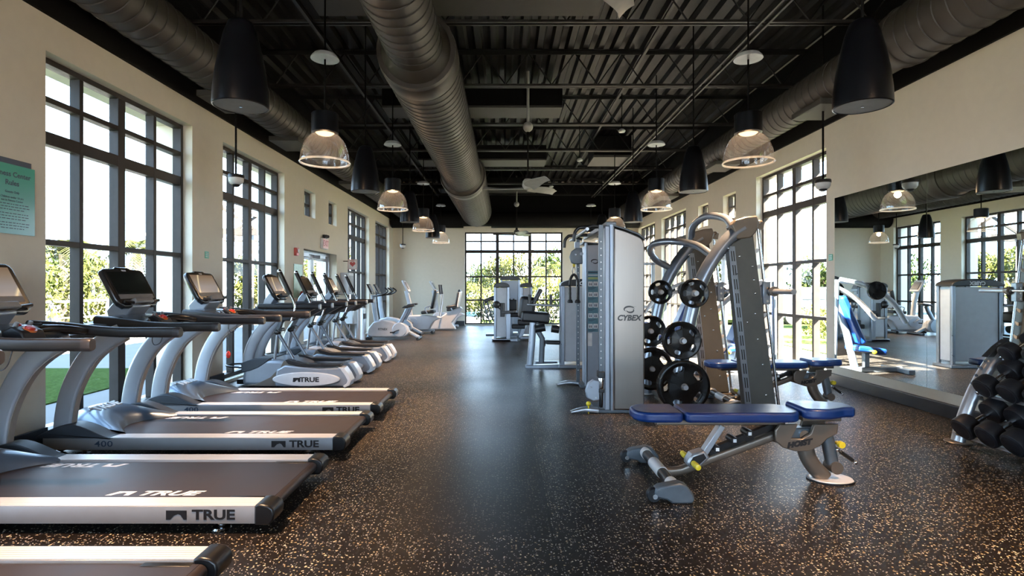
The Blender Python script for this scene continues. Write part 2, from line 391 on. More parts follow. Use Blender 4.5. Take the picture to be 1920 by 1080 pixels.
def screen_mat():
    m, n, out = nt('screen_on')
    tc = N(n,'ShaderNodeTexCoord'); mp = N(n,'ShaderNodeMapping'); L(n, tc.outputs['Object'], mp.inputs['Vector'])
    sx = N(n,'ShaderNodeSeparateXYZ'); L(n, mp.outputs[0], sx.inputs[0])
    r = ramp(n, [(0.0,(0.26,0.24,0.24)),(0.45,(0.30,0.27,0.26)),(0.75,(0.27,0.20,0.14)),(1.0,(0.20,0.12,0.07))])
    mr = N(n,'ShaderNodeMapRange'); mr.inputs['From Min'].default_value = 1.1; mr.inputs['From Max'].default_value = 1.33; L(n, sx.outputs[2], mr.inputs['Value']); L(n, mr.outputs[0], r.inputs[0])
    w = N(n,'ShaderNodeTexWave'); w.wave_type = 'RINGS'; w.rings_direction = 'SPHERICAL'; w.inputs['Scale'].default_value = 1.1; w.inputs['Distortion'].default_value = 0.6
    m2 = N(n,'ShaderNodeMapping'); m2.inputs['Location'].default_value = (0.6,-0.5,-0.9); L(n, tc.outputs['Object'], m2.inputs['Vector']); L(n, m2.outputs[0], w.inputs['Vector'])
    pw = N(n,'ShaderNodeMath'); pw.operation = 'POWER'; pw.inputs[1].default_value = 90; L(n, w.outputs['Fac'], pw.inputs[0])
    mx = N(n,'ShaderNodeMix'); mx.data_type = 'RGBA'; L(n, pw.outputs[0], mx.inputs[0]); L(n, r.outputs[0], mx.inputs[6]); mx.inputs[7].default_value = (0.85,0.68,0.42,1)
    b = N(n,'ShaderNodeBsdfPrincipled'); b.inputs['Roughness'].default_value = 0.15; b.inputs['Base Color'].default_value = (0.02,0.02,0.02,1)
    L(n, mx.outputs[2], b.inputs['Emission Color']); b.inputs['Emission Strength'].default_value = 0.9
    L(n, b.outputs[0], out.inputs[0])
screen_mat()
def sign_sheet():
    m, n, out = nt('sign_sheet')
    b = N(n,'ShaderNodeBsdfPrincipled'); b.inputs['Roughness'].default_value = 0.16
    tc = N(n,'ShaderNodeTexCoord'); sx = N(n,'ShaderNodeSeparateXYZ'); L(n, tc.outputs['Object'], sx.inputs[0])
    r = ramp(n, [(0.0,(0.22,0.50,0.52)),(1.0,(0.09,0.36,0.27))]); mr = N(n,'ShaderNodeMapRange'); mr.inputs['From Max'].default_value = 0.45
    L(n, sx.outputs[2], mr.inputs['Value']); L(n, mr.outputs[0], r.inputs[0]); L(n, r.outputs[0], b.inputs['Base Color']); L(n, b.outputs[0], out.inputs[0])
sign_sheet()
# ---------------------------------------------------------------- room
XL, XR, YB, YF, ZT = -3.45, 4.10, 17.0, -3.6, 4.55
TH = 0.42
ZW = 2.98                                     # head of the tall windows
ZS = 0.04
def wall_y(mb, x0, x1, ya, yb, ops):          # wall running along Y with openings (y0,y1,z0,z1)
    cur = ya
    ys = sorted(set([o[0] for o in ops]+[o[1] for o in ops]+[ya,yb]))
    for a,b in zip(ys[:-1], ys[1:]):
        mid = (a+b)/2; here = sorted([o for o in ops if o[0] < mid < o[1]], key=lambda o:o[2])
        z = 0.0
        for o in here:
            if o[2] > z+1e-4: mb.box(x0,x1,a,b,z,o[2])
            z = o[3]
        mb.box(x0,x1,a,b,z,ZT)
    return mb
LW = [(0.55,2.45),(4.13,6.07),(6.73,8.61),(12.09,13.99),(14.67,16.43)]
LS = [(9.46,10.02),(10.77,11.29)]
LD = (9.44,11.29,0.0,1.86)
RW = [(7.0,8.95),(12.42,14.36),(14.97,16.80)]
RS = [(9.74,10.31),(11.06,11.63)]
RD = (9.70,11.66,0.0,1.86)
opsL = [(a,b,ZS,ZW) for a,b in LW]+[(a,b,2.44,2.90) for a,b in LS]+[LD]
opsR = [(a,b,ZS,ZW) for a,b in RW]+[(a,b,2.44,2.90) for a,b in RS]+[RD]
struct(wall_y(MB(), XL-TH, XL, YF, YB, opsL), 'wall_left', 'wall_paint', org=(0,0,0), flat=True)
struct(wall_y(MB(), XR, XR+TH, YF, YB, opsR), 'wall_right', 'wall_paint', org=(0,0,0), flat=True)
BX0, BX1, BZ1 = -1.235, 1.80, 2.90
mb = MB()
mb.box(XL-TH, BX0, YB, YB+TH, 0, ZT).box(BX1, XR+TH, YB, YB+TH, 0, ZT).box(BX0, BX1, YB, YB+TH, BZ1, ZT).box(BX0,BX1,YB,YB+TH,-0.05,0.03)
struct(mb, 'wall_back', 'wall_paint', org=(0,0,0), flat=True)
mb = MB()
mb.box(XL-TH, -2.6, YF-TH, YF, 0, ZT).box(3.2, XR+TH, YF-TH, YF, 0, ZT).box(-2.6, 3.2, YF-TH, YF, ZW, ZT).box(-2.6,3.2,YF-TH,YF,-0.05,0.03)
struct(mb, 'wall_front', 'wall_paint', org=(0,0,0), flat=True)
struct(MB().box(XL-TH, XR+TH, YF-TH, YB+TH, -0.08, 0.0), 'floor', 'rubber_floor', org=(0,0,0))
# fluted roof deck, ribs along Y
sec = []; x = XL-TH; k = 0
top = []
while x < XR+TH:
    sec += [(x, 4.40),(x+0.075,4.40),(x+0.105,4.46),(x+0.175,4.46)]; x += 0.205
mb = MB(); n = len(sec)
mb.add([(a,YF-TH,b) for a,b in sec]+[(a,YB+TH,b) for a,b in sec], [(i,i+1,n+i+1,n+i) for i in range(n-1)])
mb.box(XL-TH, XR+TH, YF-TH, YB+TH, 4.50, 4.58)
struct(mb, 'ceiling', 'deck_paint', org=(0,0,0), flat=True)
# black upper band of the side walls
struct(MB().box(XL, XL+0.03, YF, YB, 3.25, 4.4), 'trim_1', 'black_paint', org=(0,0,0))
struct(MB().box(XR-0.03, XR, YF, YB, 3.25, 4.4), 'trim_2', 'black_paint', org=(0,0,0))
struct(MB().box(XL+0.03, XR-0.03, YB-0.03, YB, 3.1, 4.4), 'trim_3', 'black_paint', org=(0,0,0))
def baseb(name, segs): 
    mb = MB()
    for s in segs: mb.box(*s)
    struct(mb, name, 'baseboard', org=(0,0,0), bevel=0.004)
def gaps(ya, yb, ops):
    out = []; cur = ya
    for a,b in sorted(ops): out.append((cur,a)); cur = b
    out.append((cur,yb)); return out
baseb('baseboard_left', [(XL, XL+0.02, a, b, 0.0, 0.15) for a,b in gaps(YF,YB,LW+[(LD[0],LD[1])])])
baseb('baseboard_right', [(XR-0.045, XR, a, b, 0.0, 0.125) for a,b in gaps(YF,YB,RW+[(RD[0],RD[1])])])
baseb('baseboard_back', [(XL+0.02, BX0, YB-0.02, YB, 0.0, 0.15), (BX1, XR-0.045, YB-0.02, YB, 0.0, 0.15)])

WN = [0]
def window(side, a0, a1, z0, z1, cols, rows, thickcol, thickrow, pos, d=0.09, cw=0.045):
    """glazed frame. side 'y': runs along Y at x=pos..; side 'x': runs along X at y=pos.."""
    WN[0] += 1
    mb = MB()
    def bx(u0,u1,za,zb,dd=1.0):
        e = d*(1-dd)/2
        if side == 'y': mb.box(pos+e, pos+d-e, u0, u1, za, zb)
        else: mb.box(u0, u1, pos+e, pos+d-e, za, zb)
    bx(a0,a0+cw,z0,z1); bx(a1-cw,a1,z0,z1); bx(a0+cw,a1-cw,z0,z0+cw); bx(a0+cw,a1-cw,z1-cw,z1)
    for c in cols:
        w = 0.095 if c in thickcol else 0.042
        u = a0+(a1-a0)*c; bx(u-w/2,u+w/2,z0+cw,z1-cw,0.98)
    for r in rows:
        h = 0.10 if r in thickrow else 0.045
        bx(a0+cw,a1-cw,r-h/2,r+h/2,0.94)
    o = struct(mb, 'window_%d' % WN[0], 'frame_metal', org=(0,0,0), bevel=0.003, seg=1)
    g = MB()
    if side == 'y': g.box(pos+d/2-0.004, pos+d/2+0.004, a0+0.01, a1-0.01, z0+0.01, z1-0.01)
    else: g.box(a0+0.01, a1-0.01, pos+d/2-0.004, pos+d/2+0.004, z0+0.01, z1-0.01)
    gg = g.build('glass_pane', 'window_glass', o, flat=True)
    return o
ROWS = [0.78, 1.55, 2.36, 2.66]
for a,b in LW: window('y', a, b, ZS, ZW, [0.25,0.5,0.75], ROWS, [0.5], [2.36], XL-0.19)
for a,b in LS: window('y', a, b, 2.44, 2.90, [0.5], [2.67], [], [], XL-0.18, 0.08, 0.03)
for a,b in RW: window('y', a, b, ZS, ZW, [0.25,0.5,0.75], ROWS, [0.5], [2.36], XR+0.10)
for a,b in RS: window('y', a, b, 2.44, 2.90, [0.5], [2.67], [], [], XR+0.10, 0.08, 0.03)
window('x', BX0, BX1, 0.03, BZ1, [1/6,1/3,1/2,2/3,5/6], [0.79,1.52,2.30,2.62], [1/3,2/3], [2.30], YB+0.10)
window('x', -2.6, 3.2, 0.03, ZW, [k/10 for k in range(1,10)], ROWS, [0.5], [2.36], YF-0.25)
def door(num, x, a0, a1, z1):
    mb = MB(); d = 0.12
    for u0,u1 in ((a0,a0+0.05),(a1-0.05,a1)): mb.box(x,x+d,u0,u1,0,z1)
    mb.box(x,x+d,a0+0.05,a1-0.05,z1-0.06,z1)
    o = struct(mb, 'door_%d' % num, 'alu_frame', org=(0,0,0), bevel=0.004, seg=1)
    mid = (a0+a1)/2
    for u0,u1,hs in ((a0+0.05,mid-0.005,1),(mid+0.005,a1-0.05,-1)):
        l = MB(); w = 0.085
        l.box(x+0.03,x+0.08,u0,u0+w,0.01,z1-0.065).box(x+0.03,x+0.08,u1-w,u1,0.01,z1-0.065).box(x+0.03,x+0.08,u0+w,u1-w,0.01,0.22).box(x+0.03,x+0.08,u0+w,u1-w,z1-0.15,z1-0.065)
        lf = l.build('door_leaf','alu_frame', o, bevel=0.003, seg=1)
        MB().box(x+0.051,x+0.059,u0+w,u1-w,0.22,z1-0.15).build('door_glass','window_glass', lf, flat=True)
        hy = u1-0.04 if hs == 1 else u0+0.04
        hx = x+d+0.02 if x < 0 else x-0.02
        MB().tube([(hx,hy,0.75),(hx,hy,1.15)],0.012,8).box(min(hx,x+0.055),max(hx,x+0.055),hy-0.008,hy+0.008,0.80,0.815).box(min(hx,x+0.055),max(hx,x+0.055),hy-0.008,hy+0.008,1.08,1.095).build('door_handle','chrome', lf)
    cx = XL+0.02 if x < 0 else XR-0.02
    cb = MB()
    xx0,xx1 = (x+0.08, x+0.20) if x<0 else (x-0.07,x+0.03)
    cb.box(xx0,xx1,a0+0.12,a0+0.42,z1-0.12,z1-0.06).box(xx0,xx1,mid+0.1,mid+0.4,z1-0.12,z1-0.06)
    cb.bar(((xx0+xx1)/2,a0+0.3,z1-0.13),((xx0+xx1)/2+0.05,mid-0.1,z1-0.13),0.02,0.012)
    cb.build('door_closer','alu_frame', o, bevel=0.004)
door(1, XL-0.26, LD[0], LD[1], 1.86)
door(2, XR+0.12, RD[0], RD[1], 1.86)
# wall mirrors on the right
for i,(a,b,lab) in enumerate(((5.324,6.81,'tall mirror panel farther along the right wall, next to the tall window'),(3.832,5.320,'mirror panel behind the dumbbell rack, nearer than the seam in the mirror wall'))):
    t = MB().box(XR-0.008, XR-0.001, a, b, 0.225, 2.30).build('wall_mirror','mirror_glass', flat=True)
    tag(t, lab, 'mirror', 'frameless mirror panels on the right wall')

# ---------------------------------------------------------------- exterior
struct(MB().box(-60,60,-40,90,-0.30,-0.10), 'ground', 'concrete', org=(0,0,0))
struct(MB().box(-14,-5.04,-6,8.7,-0.10,-0.085), 'lawn', 'lawn', org=(0,0,0))
struct(MB().box(6.2,12.5,2,40,-0.10,-0.085), 'lawn', 'lawn', org=(0,0,0))
struct(MB().box(-0.9,9,18.6,21.5,-0.10,-0.085), 'lawn', 'lawn', org=(0,0,0))
def leaf_cloud(mb, c, rx, ry, rz, n, s, rng):
    for _ in range(n):
        while True:
            p = Vector((rng.uniform(-1,1),rng.uniform(-1,1),rng.uniform(-1,1)))
            if 0.35 < p.length < 1: break
        p = Vector((c[0]+p.x*rx, c[1]+p.y*ry, c[2]+p.z*rz))
        M = Matrix.Rotation(rng.uniform(0,6.28),3,'Z') @ Matrix.Rotation(rng.uniform(-1.3,1.3),3,'X')
        l = s*rng.uniform(0.6,1.4); w = l*0.42
        vs = [p+M@Vector(q) for q in ((-w/2,0,0),(0,-l/2,0.0),(w/2,0,0.02),(0,l/2,0))]
        mb.add(vs, [(0,1,2,3)])
def tree(loc, h, r, mat, label, cat='tree', group=None, leaves=2600, ls=0.19, seed=1, name='garden_tree'):
    rng = random.Random(seed)
    t = thing(name, label, cat, loc, group); x,y,z = loc
    zt = z+h*0.55
    tr = MB().tube(smooth([(x,y,z),(x+0.05*h*0.3,y,z+h*0.3),(x-0.03,y,zt)],4), 0.03*h**0.7, 8, scale=[1-0.06*i for i in range(9)])
    for k in range(5):
        a = k*1.26; tr.tube([(x,y,z+h*0.4),(x+r*0.5*math.cos(a),y+r*0.5*math.sin(a),z+h*0.72)],0.015*h**0.7,6)
    tr.build('trunk','trunk',t)
    mb = MB()
    for k in range(9):
        a = rng.uniform(0,6.28); q = rng.uniform(0.2,0.62)*r
        leaf_cloud(mb, (x+q*math.cos(a), y+q*math.sin(a), z+h*rng.uniform(0.36,0.83)), r*0.50, r*0.50, h*0.17, leaves//9, ls, rng)
    mb.build('foliage', mat, t, flat=True)
    return t
def shrub(loc, r, h, mat, label, group, leaves=700, ls=0.08, seed=1):
    rng = random.Random(seed); x,y,z = loc
    t = thing('garden_shrub', label, 'shrub', loc, group)
    st = MB()
    for k in range(6):
        a = k*1.05; st.tube([(x,y,z),(x+0.6*r*math.cos(a),y+0.6*r*math.sin(a),z+h*0.7)],0.012,5)
    st.build('stem','trunk',t)
    mb = MB(); leaf_cloud(mb, (x,y,z+h*0.52), r, r, h*0.5, leaves, ls, rng)
    mb.build('foliage', mat, t, flat=True); return t
def palm(loc, h, fl, label, group, seed=1, nf=20):
    rng = random.Random(seed); x,y,z = loc
    t = thing('palm_tree', label, 'palm tree', loc, group)
    MB().tube(smooth([(x,y,z),(x+0.08,y+0.03,z+h*0.5),(x,y,z+h)],5), 0.13, 10, scale=[1.15-0.03*i for i in range(11)]).build('trunk','trunk',t)
    mb = MB()
    for k in range(nf):
        a = k*2.4+rng.uniform(-.2,.2); el = rng.uniform(-0.15,1.25); L_ = fl*rng.uniform(0.8,1.1)
        pts = []
        for i in range(9):
            u = i/8; rr = L_*u*math.cos(el)*(1); zz = L_*u*math.sin(el)-0.75*L_*u*u
            pts.append(Vector((x+rr*math.cos(a), y+rr*math.sin(a), z+h+zz)))
        mb.tube(pts, 0.012, 4)
        for i in range(1,9):
            for sgn in (-1,1):
                for q in (0.0,0.5):
                    if i == 8 and q: continue
                    p = pts[i] if q == 0 else (pts[i]+pts[min(i+1,8)])/2
                    d = (pts[i]-pts[i-1]).normalized(); sd = d.cross(Vector((0,0,1))).normalized()*sgn
                    ll = L_*0.30*math.sin(PI*min(0.97,(i+q)/9+0.08))
                    tip = p+sd*ll*0.8+d*ll*0.5-Vector((0,0,ll*0.45))
                    w = d*0.035
                    mb.add([p-w,p+w,tip], [(0,1,2)])
    mb.build('fronds','leaf_palm',t, flat=True); return t
g1 = 'trees seen through the left windows'
palm((-12.2,15.2,-0.1), 2.2, 1.5, 'palm with arching fronds seen through the nearest left window, leftmost pane', g1, 3)
palm((-12.4,18.5,-0.1), 2.5, 1.5, 'taller palm with arching fronds seen through the nearest left window, second column of panes', g1, 4)
tree((-13.8,14.2,-0.1), 3.2, 1.3, 'leaf_yellow', 'yellow-green tree low in the left-hand panes of the nearest left window', group=g1, seed=5)
tree((-13.9,17.2,-0.1), 2.9, 1.3, 'leaf_green', 'loose green tree behind the second pane column of the nearest left window', group=g1, seed=6)
tree((-12.9,22.8,-0.1), 3.0, 1.1, 'leaf_yellow', 'small yellow-green tree at the far edge of the nearest left window', group=g1, seed=7)
tree((-9.2,20.0,-0.1), 2.7, 1.0, 'leaf_yellow', 'pale tree behind the centre panes of the second left window', group=g1, seed=8)
tree((-10.6,26.0,-0.1), 3.4, 1.4, 'leaf_green', 'green tree behind the far panes of the second left window', group=g1, seed=9)
tree((-9.6,29.5,-0.1), 4.0, 1.9, 'leaf_yellow', 'bright tree beyond the glass double door', group=g1, seed=10)
tree((-12.5,34,-0.1), 4.2, 2.4, 'leaf_yellow', 'broad bright tree beyond the left leaf of the glass door', group=g1, seed=11)
g2 = 'trees seen through the back window'
tree((1.2,29,-0.1), 3.4, 1.5, 'leaf_yellow', 'bright yellow-green tree behind the middle panes of the back window', group=g2, seed=12, leaves=2200)
tree((-0.2,31,-0.1), 3.2, 1.4, 'leaf_yellow', 'round yellow-green tree left of centre beyond the back window', group=g2, seed=13)
tree((2.9,27,-0.1), 3.3, 1.3, 'leaf_green', 'green tree at the right edge of the back window', group=g2, seed=14)
palm((2.05,25,-0.1), 2.1, 1.3, 'palm with pale fronds seen through the right panes of the back window', g2, 15)
tree((-1.8,36,-0.1), 2.9, 1.6, 'leaf_green', 'low green tree behind the leftmost panes of the back window', group=g2, seed=16)
g3 = 'shrubs outside the back window'
shrub((-0.65,18.5,-0.1), 0.42, 0.95, 'leaf_green', 'bushy green shrub outside the second pane column of the back window', g3, seed=17)
shrub((0.35,19.0,-0.1), 0.5, 1.0, 'leaf_green', 'green shrub behind the exercise machines outside the back window', g3, seed=18)
shrub((1.6,18.4,-0.1), 0.5, 1.05, 'leaf_green', 'dense green shrub outside the rightmost panes of the back window', g3, seed=19)
g4 = 'planting seen through the right windows'
for i,(x,y,h,r_,lab) in enumerate(((11.5,16.5,3.0,1.3,'yellow-green tree behind the centre panes of the near right window'),(14.0,24.0,3.2,1.6,'pale tree far behind the near right window, left panes'),(15.5,19.5,3.0,1.6,'tree beyond the rightmost panes of the near right window'),(10.5,24.5,3.6,1.6,'bright tree behind the glass door on the right'),(10.0,31.0,3.8,1.9,'bright tree far behind the third right window'))):
    tree((x,y,-0.1), h, r_, 'leaf_yellow' if i != 1 else 'leaf_green', lab, group=g4, seed=30+i)
for i,(x,y,lab) in enumerate(((7.6,12.6,'low shrub outside the left panes of the near right window'),(7.9,13.9,'low shrub outside the near right window, second column of panes'),(8.3,11.9,'round low shrub outside the near right window, middle panes'),(8.6,10.6,'low shrub outside the near right window by its right edge'))):
    shrub((x,y,-0.1), 0.55, 0.85, 'leaf_yellow', lab, 'low shrubs outside the near right window', seed=40+i)
for i,(x,y,r_,h_,m_,lab) in enumerate(((-1.6,26.5,0.9,1.5,'leaf_yellow','large bush beyond the pool edge behind the leftmost panes of the back window'),(0.2,24.0,1.1,1.7,'leaf_yellow','large bright bush behind the far machine cluster outside'),(1.7,23.2,1.0,1.8,'leaf_yellow','large bright bush behind the right half of the back window'),(3.0,23.0,1.0,1.7,'leaf_green','large green bush at the right edge outside the back window'))):
    shrub((x,y,-0.1), r_, h_, m_, lab, 'large bushes beyond the back window', leaves=1500, ls=0.15, seed=60+i)
for i,(x,y,r_,h_,m_,lab) in enumerate(((-11.2,12.3,1.1,2.3,'leaf_yellow','tall yellow-green bush filling the first pane column of the nearest left window'),(-11.3,15.2,1.0,2.1,'leaf_yellow','tall yellow-green bush filling the second pane column of the nearest left window'),(-11.8,20.3,0.9,2.0,'leaf_yellow','tall bush in the last pane column of the nearest left window'),(-9.8,21.5,0.8,1.9,'leaf_green','tall bush behind the second left window'))):
    shrub((x,y,-0.1), r_, h_, m_, lab, 'tall bushes beyond the left lawn', leaves=1700, ls=0.16, seed=70+i)
# terrace wall, pool, canopy beyond the back window
struct(MB().box(-9,2.4,42,42.3,-0.1,1.35), 'wall_garden', 'beige_render', org=(0,0,0))
o = MB().box(-6,-0.9,24,33,-0.09,0.02).build('swimming_pool','pool_blue'); tag(o,'blue swimming pool beyond the left panes of the back window','pool')
t = thing('pool_canopy','blue fabric canopy by the pool beyond the back window','canopy',(-2.1,28,-0.1))
MB().add([(-3.0,27.1,0.72),(-1.2,27.1,0.72),(-1.2,28.9,0.72),(-3.0,28.9,0.72),(-2.1,28,1.12)],[(0,1,4),(1,2,4),(2,3,4),(3,0,4),(0,3,2,1)]).build('canvas','canvas_blue',t,flat=True)
for sx in (-2.95,-1.25):
    for sy in (27.15,28.85): MB().tube([(sx,sy,-0.1),(sx,sy,0.72)],0.02,8).build('post','white_rail',t)
# white railing and low wall seen through the left windows
t = thing('garden_railing','white railing along the terrace beyond the left lawn','railing',(-10.6,14,-0.1))
MB().bar((-10.6,9,0.85),(-10.6,26,0.85),0.05,0.05).bar((-10.6,9,0.45),(-10.6,26,0.45),0.03,0.03).bar((-10.6,9,0.12),(-10.6,26,0.12),0.03,0.03).build('rail','white_rail',t)
for k in range(10): MB().box(-10.63,-10.57,9+k*1.88,9.06+k*1.88,-0.1,0.86).build('post','white_rail',t)
o = MB().box(-24,-23.6,6,60,-0.1,1.5).build('garden_wall','white_rail'); tag(o,'long pale wall far beyond the left lawn','wall')
# pergola outside the second left window
t = thing('steel_pergola','dark steel pergola roof outside the second left window','pergola',(-8.6,17.5,-0.1))
for px_,py_ in ((-9.4,16.5),(-7.6,16.5),(-9.4,18.8),(-7.6,18.8)): MB().box(px_-0.05,px_+0.05,py_-0.05,py_+0.05,-0.1,2.75).build('post','frame_metal',t)
MB().box(-9.6,-7.4,16.4,16.55,2.75,2.95).box(-9.6,-7.4,18.75,18.9,2.75,2.95).box(-9.6,-7.4,17.6,17.7,2.78,2.9).build('beam','frame_metal',t)
MB().bar((-9.5,16.4,2.95),(-8.5,16.4,3.6),0.06,0.08).bar((-7.5,16.4,2.95),(-8.5,16.4,3.6),0.06,0.08).bar((-9.5,18.8,2.95),(-8.5,18.8,3.6),0.06,0.08).bar((-7.5,18.8,2.95),(-8.5,18.8,3.6),0.06,0.08).bar((-8.5,16.3,3.62),(-8.5,19,3.62),0.08,0.08).build('rafter','frame_metal',t)
# parked car outside the near right window
t = thing('parked_car','pale blue-grey car parked beyond the low shrubs outside the near right window','car',(11.2,19.5,-0.1))
x,y = 11.2,19.5
prof = [(-2.1,0.25),(-2.15,0.6),(-1.9,0.75),(-1.2,0.85),(-0.6,1.28),(0.7,1.3),(1.4,0.88),(2.1,0.75),(2.15,0.3),(1.9,0.22),(-1.9,0.22)]
MB().prism([(x+a,b-0.1) for a,b in prof],'xz',y-0.82,y+0.82).build('body','car_paint',t,bevel=0.05)
MB().prism([(x+a,b-0.1) for a,b in ((-1.05,0.88),(-0.55,1.22),(0.62,1.24),(1.2,0.88))],'xz',y-0.83,y+0.83).build('side_window','car_glass',t)
for wx in (-1.35,1.35):
    for wy in (-0.83,0.63): MB().lathe([(0.001,0),(0.30,0.0),(0.32,0.03),(0.32,0.17),(0.30,0.2),(0.001,0.2)],(x+wx,y+wy,0.21),20,'y').build('wheel','tyre',t)
# ---------------------------------------------------------------- overhead
JY = [2.11, 3.88, 5.64, 7.42, 9.18, 10.94, 12.70, 14.46, 16.2]
ordn = ['nearest','second','third','fourth','fifth','sixth','seventh','eighth','ninth']
for i,y in enumerate(JY):
    t = thing('roof_joist', 'open-web dark steel roof joist, %s from the camera, spanning under the fluted roof deck' % ordn[i], 'joist', (0.3,y,3.9), 'open-web steel roof joists')
    x0, x1 = XL+0.04, XR-0.04
    MB().box(x0,x1,y-0.045,y-0.008,3.9,3.906).box(x0,x1,y-0.014,y-0.008,3.9,3.94).box(x0,x1,y+0.008,y+0.045,3.9,3.906).box(x0,x1,y+0.008,y+0.014,3.9,3.94).build('bottom_chord','strut_paint',t)
    MB().box(x0,x1,y-0.05,y-0.008,4.385,4.392).box(x0,x1,y-0.014,y-0.008,4.34,4.39).box(x0,x1,y+0.008,y+0.05,4.385,4.392).box(x0,x1,y+0.008,y+0.014,4.34,4.39).build('top_chord','joist_paint',t)
    mb = MB(); n = 12; dx = (x1-x0)/n
    for k in range(n):
        a = x0+k*dx; mb.tube([(a,y,4.36),(a+dx/2,y,3.93)],0.009,6).tube([(a+dx/2,y,3.93),(a+dx,y,4.36)],0.009,6)
    mb.build('web','joist_paint',t)
# spiral ducts
def duct(name, x, z, segs, label, mat='duct_paint'):
    t = thing(name, label, 'duct', (x,segs[0][0],z), 'round ducts along the room')
    for (y0,y1,r) in segs:
        MB().lathe([(r,y0),(r,y1)],(x,0,z),40,'y').build('duct_section',mat,t)
        mb = MB(); yy = y0+0.1
        while yy < y1-0.05:
            q = []
            for k in range(37):
                a = 2*PI*k/36; q.append((x+(r+0.002)*math.cos(a), yy+0.14*k/36, z+(r+0.002)*math.sin(a)))
            mb.tube(q,0.006,4); yy += 0.14
        mb.build('spiral_seam','duct_seam',t)
    for (a,b) in zip(segs[:-1],segs[1:]):
        y = a[1]; MB().lathe([(a[2]+0.004,y-0.12),(a[2]+0.012,y-0.10),(b[2]+0.012,y+0.10),(b[2]+0.012,y+0.32),(b[2]+0.004,y+0.34)],(x,0,z),40,'y',caps=False).build('collar',mat,t)
    return t
d = duct('spiral_duct', -0.84, 3.45, [(-3.4,5.2,0.26),(5.2,10.97,0.375),(10.97,16.35,0.45)], 'large central round spiral duct that widens in steps towards the back wall')
duct('spiral_duct', -3.0, 3.45, [(-3.4,16.4,0.22)], 'round spiral duct high along the left wall')
duct('spiral_duct', 3.62, 3.45, [(-3.4,5.0,0.26),(5.0,16.4,0.22)], 'round spiral duct high along the right wall')
for x,ys in ((-3.0,(6.0,7.75,10.9)),(3.62,(6.25,9.2,12.3))):
    for y in ys:
        sg = 1 if x < 0 else -1
        t = MB().box(x-0.20,x+0.20,y-0.3,y+0.3,3.185,3.25).build('air_grille','panel_paint',bevel=0.006)
        side = 'left' if x<0 else 'right'
        tag(t, 'dark flat air grille under the %s wall duct, %s from the camera' % (side, ['nearest','second','third'][ys.index(y)]), 'air grille', 'air grilles under the wall ducts')
t = MB().lathe([(0.24,XL+0.05),(0.24,-1.25)],(0,16.6,3.22),36,'x').lathe([(0.27,-1.3),(0.27,-0.36)],(0,16.6,3.30),36,'x').lathe([(0.24,-0.4),(0.24,XR-0.05)],(0,16.6,3.22),36,'x').build('cross_duct','black_paint')
tag(t,'black round duct running across the back wall above the big window','duct')
# acoustic panels hung among the joists
for i,(x0,x1,y0,y1) in enumerate(((-1.86,0.94,4.95,5.52),(-1.86,0.88,8.33,8.86),(-1.86,0.9,11.8,12.45),(-1.86,0.9,15.3,15.95))):
    t = thing('ceiling_heater_panel', 'wide dark box panel hung across the central duct, %s from the camera' % ordn[i], 'panel', ((x0+x1)/2,(y0+y1)/2,3.92), 'wide box panels hung under the roof')
    MB().box(x0,x1,y0,y1,3.955,4.25).build('housing','black_paint',t,bevel=0.006)
    MB().box(x0+0.0,x1-0.0,y0+0.0,y1,3.92,3.954).build('face_plate','panel_paint',t,bevel=0.004)
    for xx in (x0+0.3,x1-0.3): MB().tube([(xx,(y0+y1)/2,4.25),(xx,(y0+y1)/2,4.4)],0.006,6).build('hanger','joist_paint',t)
t = thing('ceiling_air_unit','square ceiling air unit with a pale underside, right of the fans','air unit',(2.26,12.1,3.9))
MB().box(1.87,2.65,11.45,12.3,3.95,4.35).build('housing','black_paint',t,bevel=0.01)
MB().box(1.85,2.67,11.43,12.32,3.9,3.949).build('grille','panel_paint',t,bevel=0.006)
# struts and pipes running along the room
for x,z,w,lab in ((2.58,3.87,0.012,'left one of the two long thin ceiling struts above the right lamps'),(2.66,3.87,0.012,'right one of the two long thin ceiling struts above the right lamps'),(-1.95,3.87,0.018,'long perforated ceiling strut above the left lamps'),(1.85,4.30,0.018,'thin pipe high along the room, right of the fans')):
    o = MB().box(x-w,x+w,-3,16.3,z-0.02,z+0.01).build('ceiling_strut','strut_paint'); tag(o,lab,'strut','long ceiling struts and pipes')
for x,y,z in ((1.45,10.6,3.62),(1.2,14.1,3.75),(1.9,8.9,3.7)):
    t = thing('sprinkler_head','small white ceiling fitting %s' % ('nearest the camera, beside the ceiling air unit' if y<9 else 'between the fan and the air unit' if y<11 else 'farthest, near the back wall'),'ceiling fitting',(x,y,z),'small white ceiling fittings')
    MB().lathe([(0.001,0),(0.05,0.005),(0.06,0.03),(0.03,0.06),(0.001,0.07)],(x,y,z),16).build('fitting','camera_white',t)
    MB().tube([(x,y,z+0.06),(x,y,4.4)],0.008,8).build('rod','black_paint',t)
